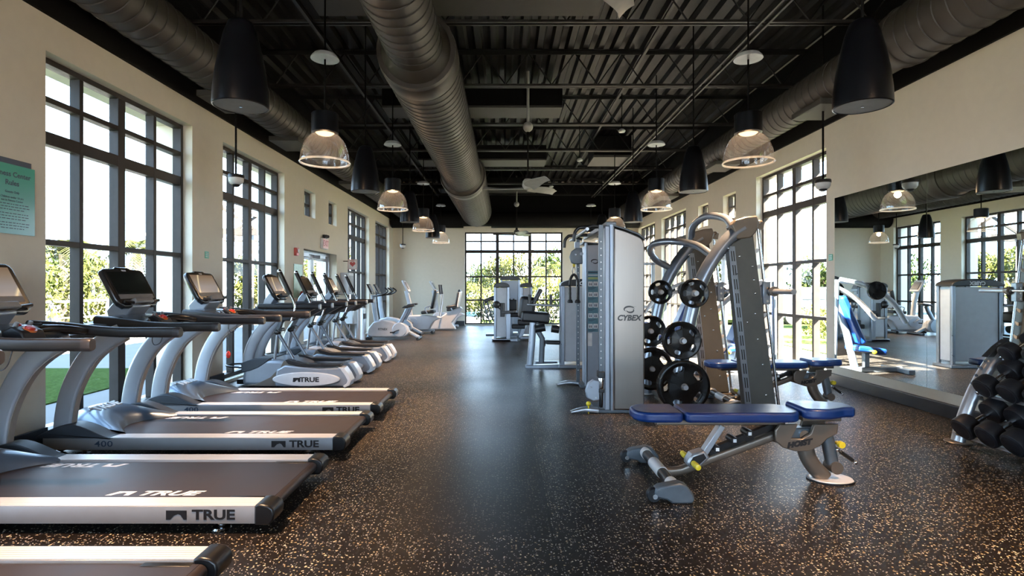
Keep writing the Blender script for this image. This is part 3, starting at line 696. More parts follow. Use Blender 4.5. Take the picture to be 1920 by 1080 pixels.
# pendant lamps
def pendant():
    t = thing('pendant_lamp','','lamp',(0,0,2.363),'clear dome pendant lamps')
    z = 2.363
    MB().lathe([(0.001,3.375),(0.10,3.375),(0.125,3.345),(0.13,3.33),(0.001,3.328)],(0,0,0),28).build('canopy','camera_white',t)
    MB().tube([(0,0,2.80),(0,0,4.38)],0.009,8).build('rod','black_paint',t)
    MB().lathe([(0.001,2.82),(0.117,2.82),(0.122,2.815),(0.122,2.64),(0.10,2.632),(0.09,2.66),(0.001,2.665)],(0,0,0),32).build('housing','speaker_black',t)
    MB().lathe([(0.001,2.628),(0.07,2.628),(0.085,2.64),(0.07,2.655),(0.001,2.655)],(0,0,0),24).build('bulb','bulb',t)
    prof = []
    for k in range(11):
        a = 0.35+k/10*(PI/2-0.35)
        prof.append((0.223*math.sin(a)**0.75, z+0.270*math.cos(a)/math.cos(0.35)))
    mb = MB(); n = 56
    rr = MB().lathe(prof,(0,0,0),n,caps=False)
    for i,v in enumerate(rr.v):           # fine vertical prisms
        k = i % n; f = 1.0; rr.v[i] = (v[0]*f, v[1]*f, v[2])
    rr.build('shade','shade_acrylic',t)
    MB().lathe([(0.218,z-0.002),(0.228,z-0.008),(0.232,z),(0.226,z+0.012),(0.218,z+0.008),(0.218,z-0.002)],(0,0,0),48,caps=False).build('rim','rim_acrylic',t)
    return t
def speaker():
    t = thing('pendant_speaker','','speaker',(0,0,2.35),'black bell-shaped pendant speakers')
    z = 2.35
    MB().lathe([(0.001,z+0.545),(0.055,z+0.545),(0.075,z+0.53),(0.10,z+0.46),(0.128,z+0.34),(0.150,z+0.22),(0.164,z+0.10),(0.168,z+0.02),(0.168,z),(0.160,z-0.004),(0.157,z+0.008)],(0,0,0),40,caps=False).build('body','speaker_black',t)
    MB().lathe([(0.001,z+0.001),(0.157,z+0.001),(0.157,z+0.009),(0.001,z+0.009)],(0,0,0),40).build('grille','speaker_grille',t)
    MB().lathe([(0.001,z-0.006),(0.009,z-0.006),(0.009,z+0.002),(0.001,z+0.002)],(0,0,0),12).build('centre_badge','chrome',t)
    MB().tube([(0,0,z+0.54),(0,0,4.38)],0.009,8).build('cable','black_paint',t)
    return t
pl, ps = pendant(), speaker()
first = True
LP = []
for x,side in ((-1.68,'left'),(2.28,'right')):
    for i,y in enumerate((-0.9,2.03,5.14,8.25,11.37,14.48)):
        LP.append((x,y))
        if i < 2: 
            if i == 1: pass
        lab = 'clear ribbed dome pendant lamp, %s row, %s' % (side, ['behind the camera','just above the camera','largest and nearest','second nearest','third nearest','farthest, by the back wall'][i])
        if i < 2: continue
        o = pl if first else dup(pl,(0,0,0),lab)
        first = False; o['label'] = lab; o.location = (x,y,0+2.363)
ORGp = None
first = True
for x,side in ((-1.68,'left'),(2.28,'right')):
    for i,y in enumerate((3.5,6.63,9.75,12.85)):
        lab = 'black bell-shaped pendant speaker, %s row, %s' % (side, ['largest and nearest','second nearest','third nearest','farthest'][i])
        o = ps if first else dup(ps,(0,0,0),lab)
        first = False; o['label'] = lab; o.location = (x,y,2.35)
for i,(x,y) in enumerate(LP):
    l = bpy.data.lights.new('pendant_light','POINT'); l.energy = LAMP_W; l.color = (1.0,0.62,0.33); l.shadow_soft_size = 0.045
    lo = bpy.data.objects.new('pendant_light', l); C.objects.link(lo); lo.location = (x,y,2.585)
    l = bpy.data.lights.new('pendant_beam','SPOT'); l.energy = BEAM_W; l.color = (1.0,0.63,0.36); l.shadow_soft_size = 0.05; l.spot_size = R(76); l.spot_blend = 0.8
    lo = bpy.data.objects.new('pendant_beam', l); C.objects.link(lo); lo.location = (x,y,2.60)
# dome cameras
def domecam():
    z = 2.30
    t = thing('dome_camera','','camera',(0,0,z),'dome cameras on ceiling rods')
    MB().lathe([(0.001,z+0.11),(0.08,z+0.11),(0.084,z+0.10),(0.084,z+0.075),(0.001,z+0.075)],(0,0,0),28).build('cap','black_plastic',t)
    MB().lathe([(0.001,z+0.074),(0.078,z+0.074),(0.076,z+0.04),(0.062,z+0.015),(0.045,z+0.005),(0.001,z+0.005)],(0,0,0),28).build('body','camera_white',t)
    MB().sphere((0,0,z+0.008),0.045,16,8,1,1,0.7).build('dome','black_plastic',t)
    MB().tube([(0,0,z+0.11),(0,0,4.38)],0.011,8).build('rod','black_paint',t)
    return t
dc = domecam()
for i,(x,y,lab) in enumerate(((3.60,6.21,'white dome camera on a black rod, by the near right window beside the mirror'),(-2.90,5.93,'white dome camera on a black rod in front of the second left window'),(-2.87,15.5,'small white dome camera on a rod in the far left corner'))):
    o = dc if i == 0 else dup(dc,(0,0,0),lab)
    o['label'] = lab; o.location = (x,y,2.30)
# ceiling fans
def fan(loc, rot, blade, label):
    x,y,z = loc
    t = thing('ceiling_fan', label, 'fan', loc, 'three-blade ceiling fans')
    MB().lathe([(0.001,z+0.13),(0.05,z+0.13),(0.075,z+0.10),(0.085,z+0.03),(0.06,z-0.02),(0.001,z-0.03)],(x,y,0),28).build('hub',blade,t)
    MB().tube([(x,y,z+0.12),(x,y,3.52)],0.012,8).lathe([(0.001,z+0.19),(0.03,z+0.19),(0.035,z+0.13),(0.001,z+0.13)],(x,y,0),16).build('rod','black_paint',t)
    MB().sphere((x,y,3.56),0.075,18,10).tube([(x,y,3.60),(x,y,4.38)],0.02,8).build('mount','fan_blade',t)
    for k in range(3):
        a = rot+k*2*PI/3
        def fn(u,v):
            r = 0.06+0.62*u; w = 0.055+0.10*max(0,math.sin(PI*min(1,u*1.05+0.08)))**0.8*(1-0.45*u)
            s = (v-0.5)*2*w*0.8; cz = z-0.005+0.02*u-(v-0.5)*0.05+0.01*math.cos(PI*(v-0.5))
            cu = r; cv = s-0.06*math.sin(PI*u)
            return (x+cu*math.cos(a)-cv*math.sin(a), y+cu*math.sin(a)+cv*math.cos(a), cz)
        MB().grid(fn,12,5).build('blade',blade,t,solid=0.008)
fan((0.345,8.1,2.66), R(170), 'fan_blade', 'pale three-blade ceiling fan left of centre below the second panel')
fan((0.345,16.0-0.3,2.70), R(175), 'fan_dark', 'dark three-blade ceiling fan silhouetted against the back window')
fan((0.30,2.45,2.70), R(57), 'fan_blade', 'ceiling fan at the top edge, only one pale blade tip showing')
# ---------------------------------------------------------------- treadmills (local: x along the belt, rear = +x, y across)
def treadmill():
    t = thing('treadmill','','treadmill',(0,0,0),'treadmills along the left windows')
    W = 0.415
    for s in (-1,1):
        y0,y1 = (0.298,W) if s>0 else (-W,-0.298)
        r = MB().prism([(y0,0.052),(y1,0.052),(y1,0.132),(y1-0.003*1,0.136),(y0+0.003,0.136),(y0,0.132)],'yz',-1.05,0.99).build('side_rail','rail_side',t,bevel=0.0015,seg=1)
        tp = MB()
        for k in range(6):
            a = min(y0,y1)+0.006+k*0.0178
            tp.box(-1.03,0.988,a,a+0.0160,0.136,0.1385)
        tp.build('rail_cover','rail_alu',r)
        M = M_FRONT if s<0 else Matrix(((-1,0,0),(0,0,1),(0,1,0)))
        yy = s*(W+0.0005)
        fx = 1 if s<0 else -1
        lettering('TRUE', 0.066, 'ink', r, M, (0.79, yy, 0.094), sx=1.30, bold=0.0022)
        emb = MB(); bx = 0.61 if s<0 else 0.97
        def q(u,v): return (bx+u*fx, v)
        pts = [q(-0.05,0.072),q(-0.05,0.117),q(0.05,0.117),q(0.05,0.072),q(0.036,0.072),q(0.020,0.095),q(0.008,0.099),q(-0.012,0.092),q(-0.030,0.072)]
        emb.prism(pts,'xz',min(yy,yy+s*0.001),max(yy,yy+s*0.001)).build('emblem','ink',r)
        lettering('400', 0.058, 'ink_blue', r, M, (-0.62, yy, 0.094), sx=1.45, bold=0.0003, spacing=1.05)
        c = MB().prism([(0.99,0.046),(0.99,0.144),(1.02,0.148),(1.055,0.142),(1.078,0.125),(1.085,0.10),(1.080,0.07),(1.06,0.046)],'xz',min(y0,y1)-0.006,max(y0,y1)+0.006).build('end_cap','black_plastic',t,bevel=0.008)
        MB().lathe([(0.001,0),(0.020,0),(0.020,0.006),(0.001,0.006)],(1.05,s*(W+0.004),0.095),16,'y').build('roller_bolt','chrome',c)
        fm = MB()
        fm.lathe([(0.001,0.0),(0.042,0.0),(0.045,0.008),(0.040,0.016),(0.016,0.018),(0.011,0.024),(0.011,0.052),(0.001,0.052)],(0.80,s*0.355,0),24)
        fm.lathe([(0.020,0.030),(0.020,0.040)],(0.80,s*0.355,0),6); fm.build('levelling_foot','chrome',t)
        MB().lathe([(0.001,0.0),(0.042,0.0),(0.045,0.008),(0.040,0.016),(0.016,0.018),(0.011,0.024),(0.011,0.052),(0.001,0.052)],(-0.80,s*0.355,0),24).build('levelling_foot','chrome',t)
        # front shield beside the hood
        sh = [(-1.09,0.1365)]
        for k in range(13):
            u = k/12; sh.append((-1.09+0.52*u, 0.1365+0.098*(math.sin(PI*min(1,u*1.9+0.08)/2) if u<0.5 else max(0,math.cos(PI*(u-0.42)/1.16))**1.4)))
        sh.append((-0.55,0.1365))
        a,b = sorted((y0+s*0.01,y1-s*0.001))
        sd = MB().prism(sh,'xz',a,b).build('side_shield','shield',t,bevel=0.006)
        for bxx in (-1.05,-0.66): MB().lathe([(0.001,0),(0.008,0),(0.008,0.004),(0.001,0.004)],(bxx,s*(W+0.001),0.155),12,'y').build('screw','chrome',sd)
    MB().box(-1.0,1.0,-0.297,0.297,0.075,0.118).build('deck','black_plastic',t)
    bl = MB().sweep([(-0.9,0,0.1235),(1.02,0,0.1235)],[(0.285,0.0045),(-0.285,0.0045),(-0.285,-0.003),(0.285,-0.003)]).lathe([(0.029,-0.285),(0.029,0.285)],(1.022,0,0.098),20,'y').build('belt','belt',t)
    for s,xx in ((-1,0.42),(1,-0.35)):
        M = Matrix(((1,0,0),(0,1,0),(0,0,1))) if s<0 else Matrix(((-1,0,0),(0,-1,0),(0,0,1)))
        lettering('TRUE', 0.085, 'belt_print', bl, M, (xx+0.03*(-s), s*0.225, 0.1282), sx=1.5, bold=0.003, depth=0.0003, shear=0.35)
        f = 1 if s<0 else -1; ex = xx-0.20*f
        MB().prism([(ex+a*f, s*0.225+b*f) for a,b in ((-0.075,-0.028),(-0.035,0.028),(0.055,0.028),(0.045,-0.028),(0.02,-0.028),(0.02,0.002),(0.0,0.010),(-0.03,-0.008),(-0.045,-0.028))],'xy',0.1279,0.1286).build('belt_emblem','belt_print',bl,flat=True)
    for s in (-1,1): MB().prism([(0.80,0.13),(0.99,0.13),(1.02,0.11),(1.02,0.085),(0.95,0.118)],'xz',*sorted((s*0.262,s*0.297))).build('belt_guide','black_plastic',t,bevel=0.003)
    # motor hood
    def hood(u,v):
        yy = -0.305+0.61*v; e = 1-(abs(2*v-1))**2.6
        x0 = -1.10+0.05*(1-e); x1 = -0.72+0.20*(abs(2*v-1))**1.7
        xx = x0+(x1-x0)*u
        h = 0.135+ (0.06+0.115*e)*max(0,math.sin(PI*min(1.0,0.10+u*0.9)/1.0))**0.55*(1-0.38*u) if u<0.999 else 0.130
        if u < 0.001: h = 0.13
        return (xx,yy,h)
    hd = MB().grid(hood,16,18).build('motor_hood','hood_paint',t)
    lettering('TRUE', 0.10, 'white_ink', hd, Matrix(((0.0,-0.96,0.28),(1,0,0),(0,0.28,0.96))), (-0.90,0,0.273), sx=1.1, bold=0.002, depth=0.006)
    MB().box(-1.09,-1.0,-0.30,0.30,0.05,0.135).build('front_frame','black_plastic',t)
    for s in (-1,1): MB().lathe([(0.001,0),(0.035,0.0),(0.04,0.01),(0.04,0.03),(0.035,0.04),(0.001,0.04)],(-1.03,s*0.27-0.02,0.041),18,'y').build('transport_wheel','rubber',t)
    # curved uprights
    for s in (-1,1):
        yy = s*0.345
        path = smooth([(-0.955,yy,0.15),(-0.945,yy,0.27),(-0.915,yy,0.42),(-0.855,yy,0.57),(-0.765,yy,0.71),(-0.655,yy,0.81),(-0.53,yy,0.885)],5)
        up = MB().sweep(path, rrect(0.062,0.135,0.022), up=(1,0,0.001)).build('upright','arc_paint',t)
        pts = [(p.x+0,p.y,p.z) for p in path]
        ed = MB()
        ins = []
        for i,p in enumerate(path):
            a = path[max(0,i-1)]; b = path[min(len(path)-1,i+1)]; d = (b-a).normalized(); nrm = Vector((d.z,0,-d.x))
            ins.append(p+nrm*0.0675)
        ed.sweep(ins,[(0.022,0.004),(-0.022,0.004),(-0.022,-0.003),(0.022,-0.003)],up=(1,0,0.001)).build('edge_trim','arc_edge',up)
        # handrail: flat wing running into a round-edged arm
        hp = smooth([(-0.74,s*0.315,0.955),(-0.55,s*0.345,0.945),(-0.36,s*0.365,0.925),(-0.2,s*0.37,0.915),(0.0,s*0.37,0.915),(0.13,s*0.37,0.915)],5)
        sc = [1.25-0.25*min(1,i/10) for i in range(len(hp))]
        hr = MB().sweep(hp, rrect(0.052,0.064,0.02), scale=sc).build('handrail','grip',t)
        MB().sweep([(0.128,s*0.37,0.915),(0.160,s*0.37,0.915),(0.170,s*0.37,0.915)], rrect(0.053,0.066,0.02), scale=[1,1,0.82]).build('end_plug','grip_grey',hr)
    # dash between the uprights
    def dash(u,v):
        yy = -0.36+0.72*v; e = 1-abs(2*v-1)**3; a = PI*(1-u)
        return (-0.70+0.165*math.cos(a), yy, 0.895+(0.035+0.055*e)*math.sin(a))
    db = MB().grid(dash,12,16)
    db.build('dash','hood_paint',t,solid=0.012)
    MB().box(-0.85,-0.55,-0.33,0.33,0.875,0.905).build('dash_tray','dark_plastic',t,bevel=0.01)
    # neck and console
    MB().prism([(-0.80,0.93),(-0.70,0.94),(-0.62,1.05),(-0.70,1.16),(-0.76,1.10),(-0.83,1.02)],'xz',-0.11,0.11).build('console_neck','silver_paint',t,bevel=0.012)
    Rm = Matrix.Rotation(-R(28),3,'Y')    # local z up the console, x out of the face
    cc = Vector((-0.70,0,1.195))
    body = []
    ww,hh = 0.235,0.165
    out = [(-ww+0.035,hh),( -0.09,hh+0.004),(-0.07,hh+0.018),(0.07,hh+0.018),(0.09,hh+0.004),(ww-0.035,hh),(ww-0.01,hh-0.012),(ww,hh-0.04),(ww,-hh+0.07),(ww-0.012,-hh+0.03),(ww-0.05,-hh),(-ww+0.05,-hh),(-ww+0.012,-hh+0.03),(-ww,-hh+0.07),(-ww,hh-0.04),(-ww+0.01,hh-0.012)]
    def cm(o,x0,x1,pts):
        n=len(pts); vs=[cc+Rm@Vector((x,a,b)) for x in (x0,x1) for a,b in pts]
        o.add(vs,[tuple(range(n)),tuple(range(n,2*n))[::-1]]+[(k,n+k,n+(k+1)%n,(k+1)%n) for k in range(n)]); return o
    co = cm(MB(),-0.045,0.0,out).build('console','console_black',t,bevel=0.014,seg=3)
    cm(MB(),-0.060,-0.044,[(a*0.9,b*0.9) for a,b in out]).build('console_back','silver_paint',co,bevel=0.008)
    sc_ = cm(MB(),0.0,0.0025,[(-0.195,0.135),(0.195,0.135),(0.195,-0.055),(-0.195,-0.055)]).build('screen','screen_on',co,flat=True)
    cm(MB(),0.0,0.003,[(-0.195,-0.060),(0.195,-0.060),(0.195,-0.095),(-0.195,-0.095)]).build('button_strip','console_grey',co,flat=True)
    lettering('TRUE',0.016,'white_ink',co,Rm@M_PX,cc+Rm@Vector((0.001,0,0.148)),sx=1.3,bold=0.0005,depth=0.0004)
    pod = cm(MB(),-0.01,0.045,[(-0.10,-0.105),(0.10,-0.105),(0.11,-0.15),(-0.11,-0.15)]).build('keypad','console_grey',co,bevel=0.01)
    MB().tube([cc+Rm@Vector((0.02,y,-0.148+0.02*(abs(y)/0.2))) for y in [k*0.04-0.2 for k in range(11)]],0.012,8).build('console_lip','console_black',co)
    # control pod with stop button, and chrome pulse grips
    pd = MB().prism([(-0.56,0.895),(-0.56,0.955),(-0.50,0.985),(-0.44,0.955),(-0.42,0.90)],'xz',-0.075,0.075).build('control_pod','dark_plastic',t,bevel=0.012)
    for k,(yy,xx,zz,rr,mt) in enumerate(((0.0,-0.462,0.958,0.024,'red_plastic'),(0.0,-0.530,0.972,0.016,'red_plastic'),(0.045,-0.50,0.984,0.012,'console_grey'),(-0.045,-0.50,0.984,0.012,'console_grey'))):
        MB().lathe([(0.001,0.024),(rr*0.85,0.022),(rr,0.014),(rr,0.0),(0.001,0.0)],(xx,yy,zz),18,'z',rot=Matrix.Rotation(R(25),3,'Y')).build('button',mt,pd)
    MB().lathe([(0.024,0.0),(0.034,0.0),(0.034,0.010),(0.024,0.010)],(-0.462,0,0.958),20,'z',rot=Matrix.Rotation(R(25),3,'Y')).build('button_ring','orange_plastic',pd)
    for s in (-1,1):
        g = MB().tube(smooth([(-0.60,s*0.10,0.925),(-0.50,s*0.16,0.955),(-0.42,s*0.25,0.945),(-0.40,s*0.33,0.925)],5),0.020,12).build('pulse_bar','black_plastic',t)
        MB().tube([(-0.52,s*0.155,0.968),(-0.445,s*0.225,0.962)],0.012,10).build('pulse_grip','chrome',g)
        MB().lathe([(0.042,0.0),(0.042,0.055),(0.047,0.055),(0.047,0.0)],(-0.66,s*0.245,0.925),20).build('cup_holder','black_plastic',t)
    MB().tube(smooth([(-0.30,-0.37,0.885),(-0.295,-0.39,0.82),(-0.27,-0.40,0.79),(-0.235,-0.39,0.81),(-0.225,-0.37,0.885)],5),0.0028,6).build('safety_cord','ink',t)
    return t
tm = treadmill()
TML = [(1.84,'treadmill at the very front, only its far rail and belt end in view'),
       (3.077,'large treadmill cut by the left edge, its console lit tan and its stop button red'),
       (4.28,'treadmill with the dark blank console screen, in front of the nearest window'),
       (5.36,'farthest treadmill, lit tan console, next to the silver ellipticals')]
tms = []
for i,(y,lab) in enumerate(TML):
    o = tm if i == 0 else dup(tm,(0,0,0),lab)
    o['label'] = lab; o.location = (-2.2,y,0); tms.append(o)
for c in kids(tms[2]):
    if c.name.startswith('console') and not c.name.startswith('console_neck'):
        for g in kids(c):
            if g.name.startswith('screen'):
                g.data = g.data.copy(); g.data.materials[0] = MAT['screen_off']; g['label'] = 'blank dark screen'
            elif g.name.startswith('button_strip'): pass
# red tag on a cord hanging by the farthest treadmill
x,y,z = P(428,665,5.0)
t = thing('safety_key','red oval safety key hanging on a cord beside the farthest treadmill','safety key',(x,y,z))
MB().sphere((x,y,z),0.022,12,8,1,0.5,1.5).build('tag_body','red_plastic',t)
MB().tube([(x,y,z+0.03),(x-0.002,y,0.90)],0.002,5).build('cord','ink',t)

# ---------------------------------------------------------------- ellipticals (local x: rear +x; origin mid)
def elliptical():
    t = thing('elliptical_trainer','','elliptical trainer',(0,0,0),'ellipticals in a row left of the aisle')
    X0 = 2.5                                # coordinates below are place x + 2.5
    def q(px,py,Y=6.5): return ((px-CX)*Y/FPX+X0, EYE-(py-CY)*Y/FPX)
    sil = [(-0.62,0.02),(-0.62,0.13),(-0.60,0.26),(-0.50,0.325),(-0.36,0.345),(-0.18,0.34),(0.0,0.315),(0.12,0.27),(0.17,0.20),(0.19,0.10),(0.15,0.02)]
    MB().prism(sil,'xz',-0.24,0.24).build('front_shroud','silver_paint',t,bevel=0.05,seg=4)
    MB().prism([(-0.60,0.03),(-0.44,0.05),(-0.28,0.13),(-0.16,0.25),(-0.12,0.325),(-0.02,0.30),(0.02,0.20),(0.0,0.05),(-0.2,0.02)],'xz',-0.2415,0.2415).build('swoosh_panel','taupe',t,bevel=0.004)
    MB().prism([(-0.625,0.18),(-0.63,0.30),(-0.47,0.35),(-0.28,0.352),(-0.33,0.30),(-0.42,0.24),(-0.52,0.20)],'xz',-0.245,0.245).build('shroud_corner','shield',t,bevel=0.012)
    MB().box(-0.75,-0.55,-0.10,0.10,0.02,0.08).build('front_foot','black_plastic',t,bevel=0.01)
    rg = [ (-0.60,-0.12,0.22),(-0.78,-0.14,0.235),(-0.88,-0.08,0.24),(-0.91,0,0.24),(-0.88,0.08,0.24),(-0.78,0.14,0.235),(-0.60,0.12,0.22)]
    MB().tube(smooth(rg,5),0.011,8).build('front_handle','dark_plastic',t)
    for s in (-1,1):
        ya,yb = sorted((s*0.12,s*0.27))
        hs = MB().prism([(-0.22,0.03),(-0.20,0.22),(-0.10,0.275),(0.10,0.255),(0.30,0.235),(0.55,0.245),(0.60,0.235),(0.66,0.15),(0.68,0.09),(0.66,0.04),(0.60,0.02),(-0.15,0.02)],'xz',ya,yb).build('track_housing','silver_paint',t,bevel=0.02,seg=3)
        MB().prism([(0.53,0.252),(0.60,0.248),(0.655,0.17),(0.69,0.095),(0.672,0.035),(0.61,0.008),(0.59,0.03),(0.635,0.06),(0.645,0.095),(0.605,0.165),(0.56,0.225)],'xz',ya-0.008,yb+0.008).build('end_cap','white_plastic',hs,bevel=0.006)
        ov = [(0.16+0.40*math.cos(2*PI*k/40), 0.11+0.085*math.sin(2*PI*k/40)) for k in range(40)]
        a,b = (s*0.262,s*0.288); a,b = min(a,b),max(a,b)
        od = MB().prism(ov,'xz',a,b).build('oval_cover','white_plastic',hs,bevel=0.012,seg=3)
        M = M_FRONT if s<0 else Matrix(((-1,0,0),(0,0,1),(0,1,0)))
        ff = 1 if s<0 else -1
        lettering('TRUE',0.075,'ink',od,M,(0.20,s*0.2885,0.105),sx=1.25,bold=0.0028,depth=0.001)
        MB().prism([(0.05*1+a*ff-(0 if ff>0 else -0.24),0.105+b) for a,b in ((-0.045,-0.025),(-0.04,0.025),(0.045,0.025),(0.045,-0.025),(0.02,-0.025),(0.01,0.004),(-0.02,-0.025))],'xz',min(s*0.2885,s*0.2895),max(s*0.2885,s*0.2895)).build('emblem','ink',od)
        # foot pedal, raised wedge
        dz = 0.0 if s<0 else 0.02
        pd = MB().prism([(-0.10,0.335+dz),(-0.05,0.330+dz),(0.08,0.290+dz),(0.50,0.278+dz),(0.56,0.282+dz),(0.56,0.262+dz),(0.46,0.248+dz),(0.06,0.252+dz),(-0.06,0.285+dz)],'xz',ya+0.01,yb-0.01).build('foot_pedal','grip',t,bevel=0.006)
        MB().prism([(-0.13,0.315+dz),(-0.06,0.305+dz),(0.07,0.262+dz),(0.50,0.252+dz),(0.50,0.240+dz),(0.06,0.240+dz),(-0.10,0.28+dz)],'xz',ya+0.03,yb-0.03).build('pedal_arm','silver',pd,bevel=0.004)
        # A-shaped linkage
        j = (-0.21,s*0.20,0.66)
        MB().tube([j,(-0.245,s*0.20,0.33)],0.017,10).build('link_rod','machine_silver',t)
        MB().tube([j,(-0.02,s*0.20,0.34)],0.020,10).build('pedal_rod','machine_silver',t)
        MB().sphere(j,0.040,14,8,1.1,0.9,0.9).lathe([(0.022,-0.05),(0.022,0.05)],(j[0]+0.05,j[1],j[2]+0.03),12,'y').build('pivot','black_plastic',t)
        MB().bar(j,(-0.12,s*0.25,0.86),0.03,0.05).build('pivot_arm','machine_dark',t)
        # moving handlebar: chrome lower, black grip
        hb = smooth([(-0.02,s*0.26,0.80),(0.02,s*0.26,0.93),(0.005,s*0.26,1.02),(-0.04,s*0.26,1.12)],5)
        h = MB().tube(hb,0.018,10).build('moving_handlebar','chrome',t)
        MB().tube([(-0.035,s*0.26,1.11),(-0.16,s*0.26,1.375)],0.026,12).build('handle_grip','black_plastic',h)
        MB().sphere((-0.163,s*0.26,1.382),0.027,12,8).build('grip_cap','chrome',h)
        # curved upright
        path = smooth([(-0.60,s*0.13,0.26),(-0.57,s*0.135,0.42),(-0.50,s*0.14,0.58),(-0.39,s*0.145,0.73),(-0.25,s*0.15,0.86),(-0.15,s*0.15,0.92)],5)
        MB().sweep(path,rrect(0.055,0.125,0.02),up=(1,0,0.001)).build('upright','arc_paint',t)
        # fixed horizontal arm with silver end
        ar = MB().sweep([(-0.42,s*0.235,0.97),(0.30,s*0.235,0.965)],rrect(0.05,0.06,0.02)).build('fixed_arm','grip',t)
        MB().sweep([(0.298,s*0.235,0.965),(0.318,s*0.235,0.965)],rrect(0.053,0.063,0.02)).build('arm_end','silver',ar)
        MB().prism([(-0.22,0.80),(0.0,0.80),(0.10,0.86),(0.24,0.935),(-0.36,0.935),(-0.30,0.86)],'xz',*sorted((s*0.16,s*0.27))).build('arm_cowl','dark_plastic',t,bevel=0.012)
    MB().prism([(-0.55,0.90),(-0.42,0.99),(-0.15,1.00),(-0.08,0.93),(-0.12,0.87),(-0.40,0.85)],'xz',-0.23,0.23).build('dash','shield',t,bevel=0.02)
    MB().prism([(-0.44,0.99),(-0.34,0.99),(-0.28,1.08),(-0.36,1.12),(-0.42,1.05)],'xz',-0.08,0.08).build('console_neck','silver_paint',t,bevel=0.01)
    Rm = Matrix.Rotation(-R(28),3,'Y'); cc = Vector((-0.30,0,1.20)); ww,hh = 0.185,0.17
    out = [(-ww+0.035,hh),(-0.07,hh+0.004),(-0.055,hh+0.016),(0.055,hh+0.016),(0.07,hh+0.004),(ww-0.035,hh),(ww,hh-0.04),(ww,-hh+0.07),(ww-0.05,-hh),(-ww+0.05,-hh),(-ww,-hh+0.07),(-ww,hh-0.04)]
    def cm(o,x0,x1,pts):
        n=len(pts); vs=[cc+Rm@Vector((x,a,b)) for x in (x0,x1) for a,b in pts]
        o.add(vs,[tuple(range(n)),tuple(range(n,2*n))[::-1]]+[(k,n+k,n+(k+1)%n,(k+1)%n) for k in range(n)]); return o
    co = cm(MB(),-0.045,0.0,out).build('console','console_black',t,bevel=0.014,seg=3)
    cm(MB(),0.0,0.0025,[(-0.15,0.135),(0.15,0.135),(0.15,-0.055),(-0.15,-0.055)]).build('screen','screen_on',co,flat=True)
    cm(MB(),0.0,0.003,[(-0.15,-0.060),(0.15,-0.060),(0.15,-0.095),(-0.15,-0.095)]).build('button_strip','console_grey',co,flat=True)
    cm(MB(),-0.01,0.045,[(-0.09,-0.105),(0.09,-0.105),(0.10,-0.15),(-0.10,-0.15)]).build('keypad','dark_plastic',co,bevel=0.01)
    return t
el = elliptical()
els = []
for i,(y,lab) in enumerate(((6.76,'nearest elliptical trainer, large white oval cover lettered in black, beside the last treadmill'),(7.86,'middle elliptical trainer of the three, with a darker console screen'),(8.98,'farthest elliptical trainer of the three, in front of the glass double door'))):
    o = el if i == 0 else dup(el,(0,0,0),lab)
    o['label'] = lab; o.location = (-2.5,y,0); els.append(o)
for c in kids(els[1]):
    if c.name.startswith('console') and not c.name.startswith('console_neck'):
        for g in kids(c):
            if g.name.startswith('screen'): g.data = g.data.copy(); g.data.materials[0] = MAT['screen_off']

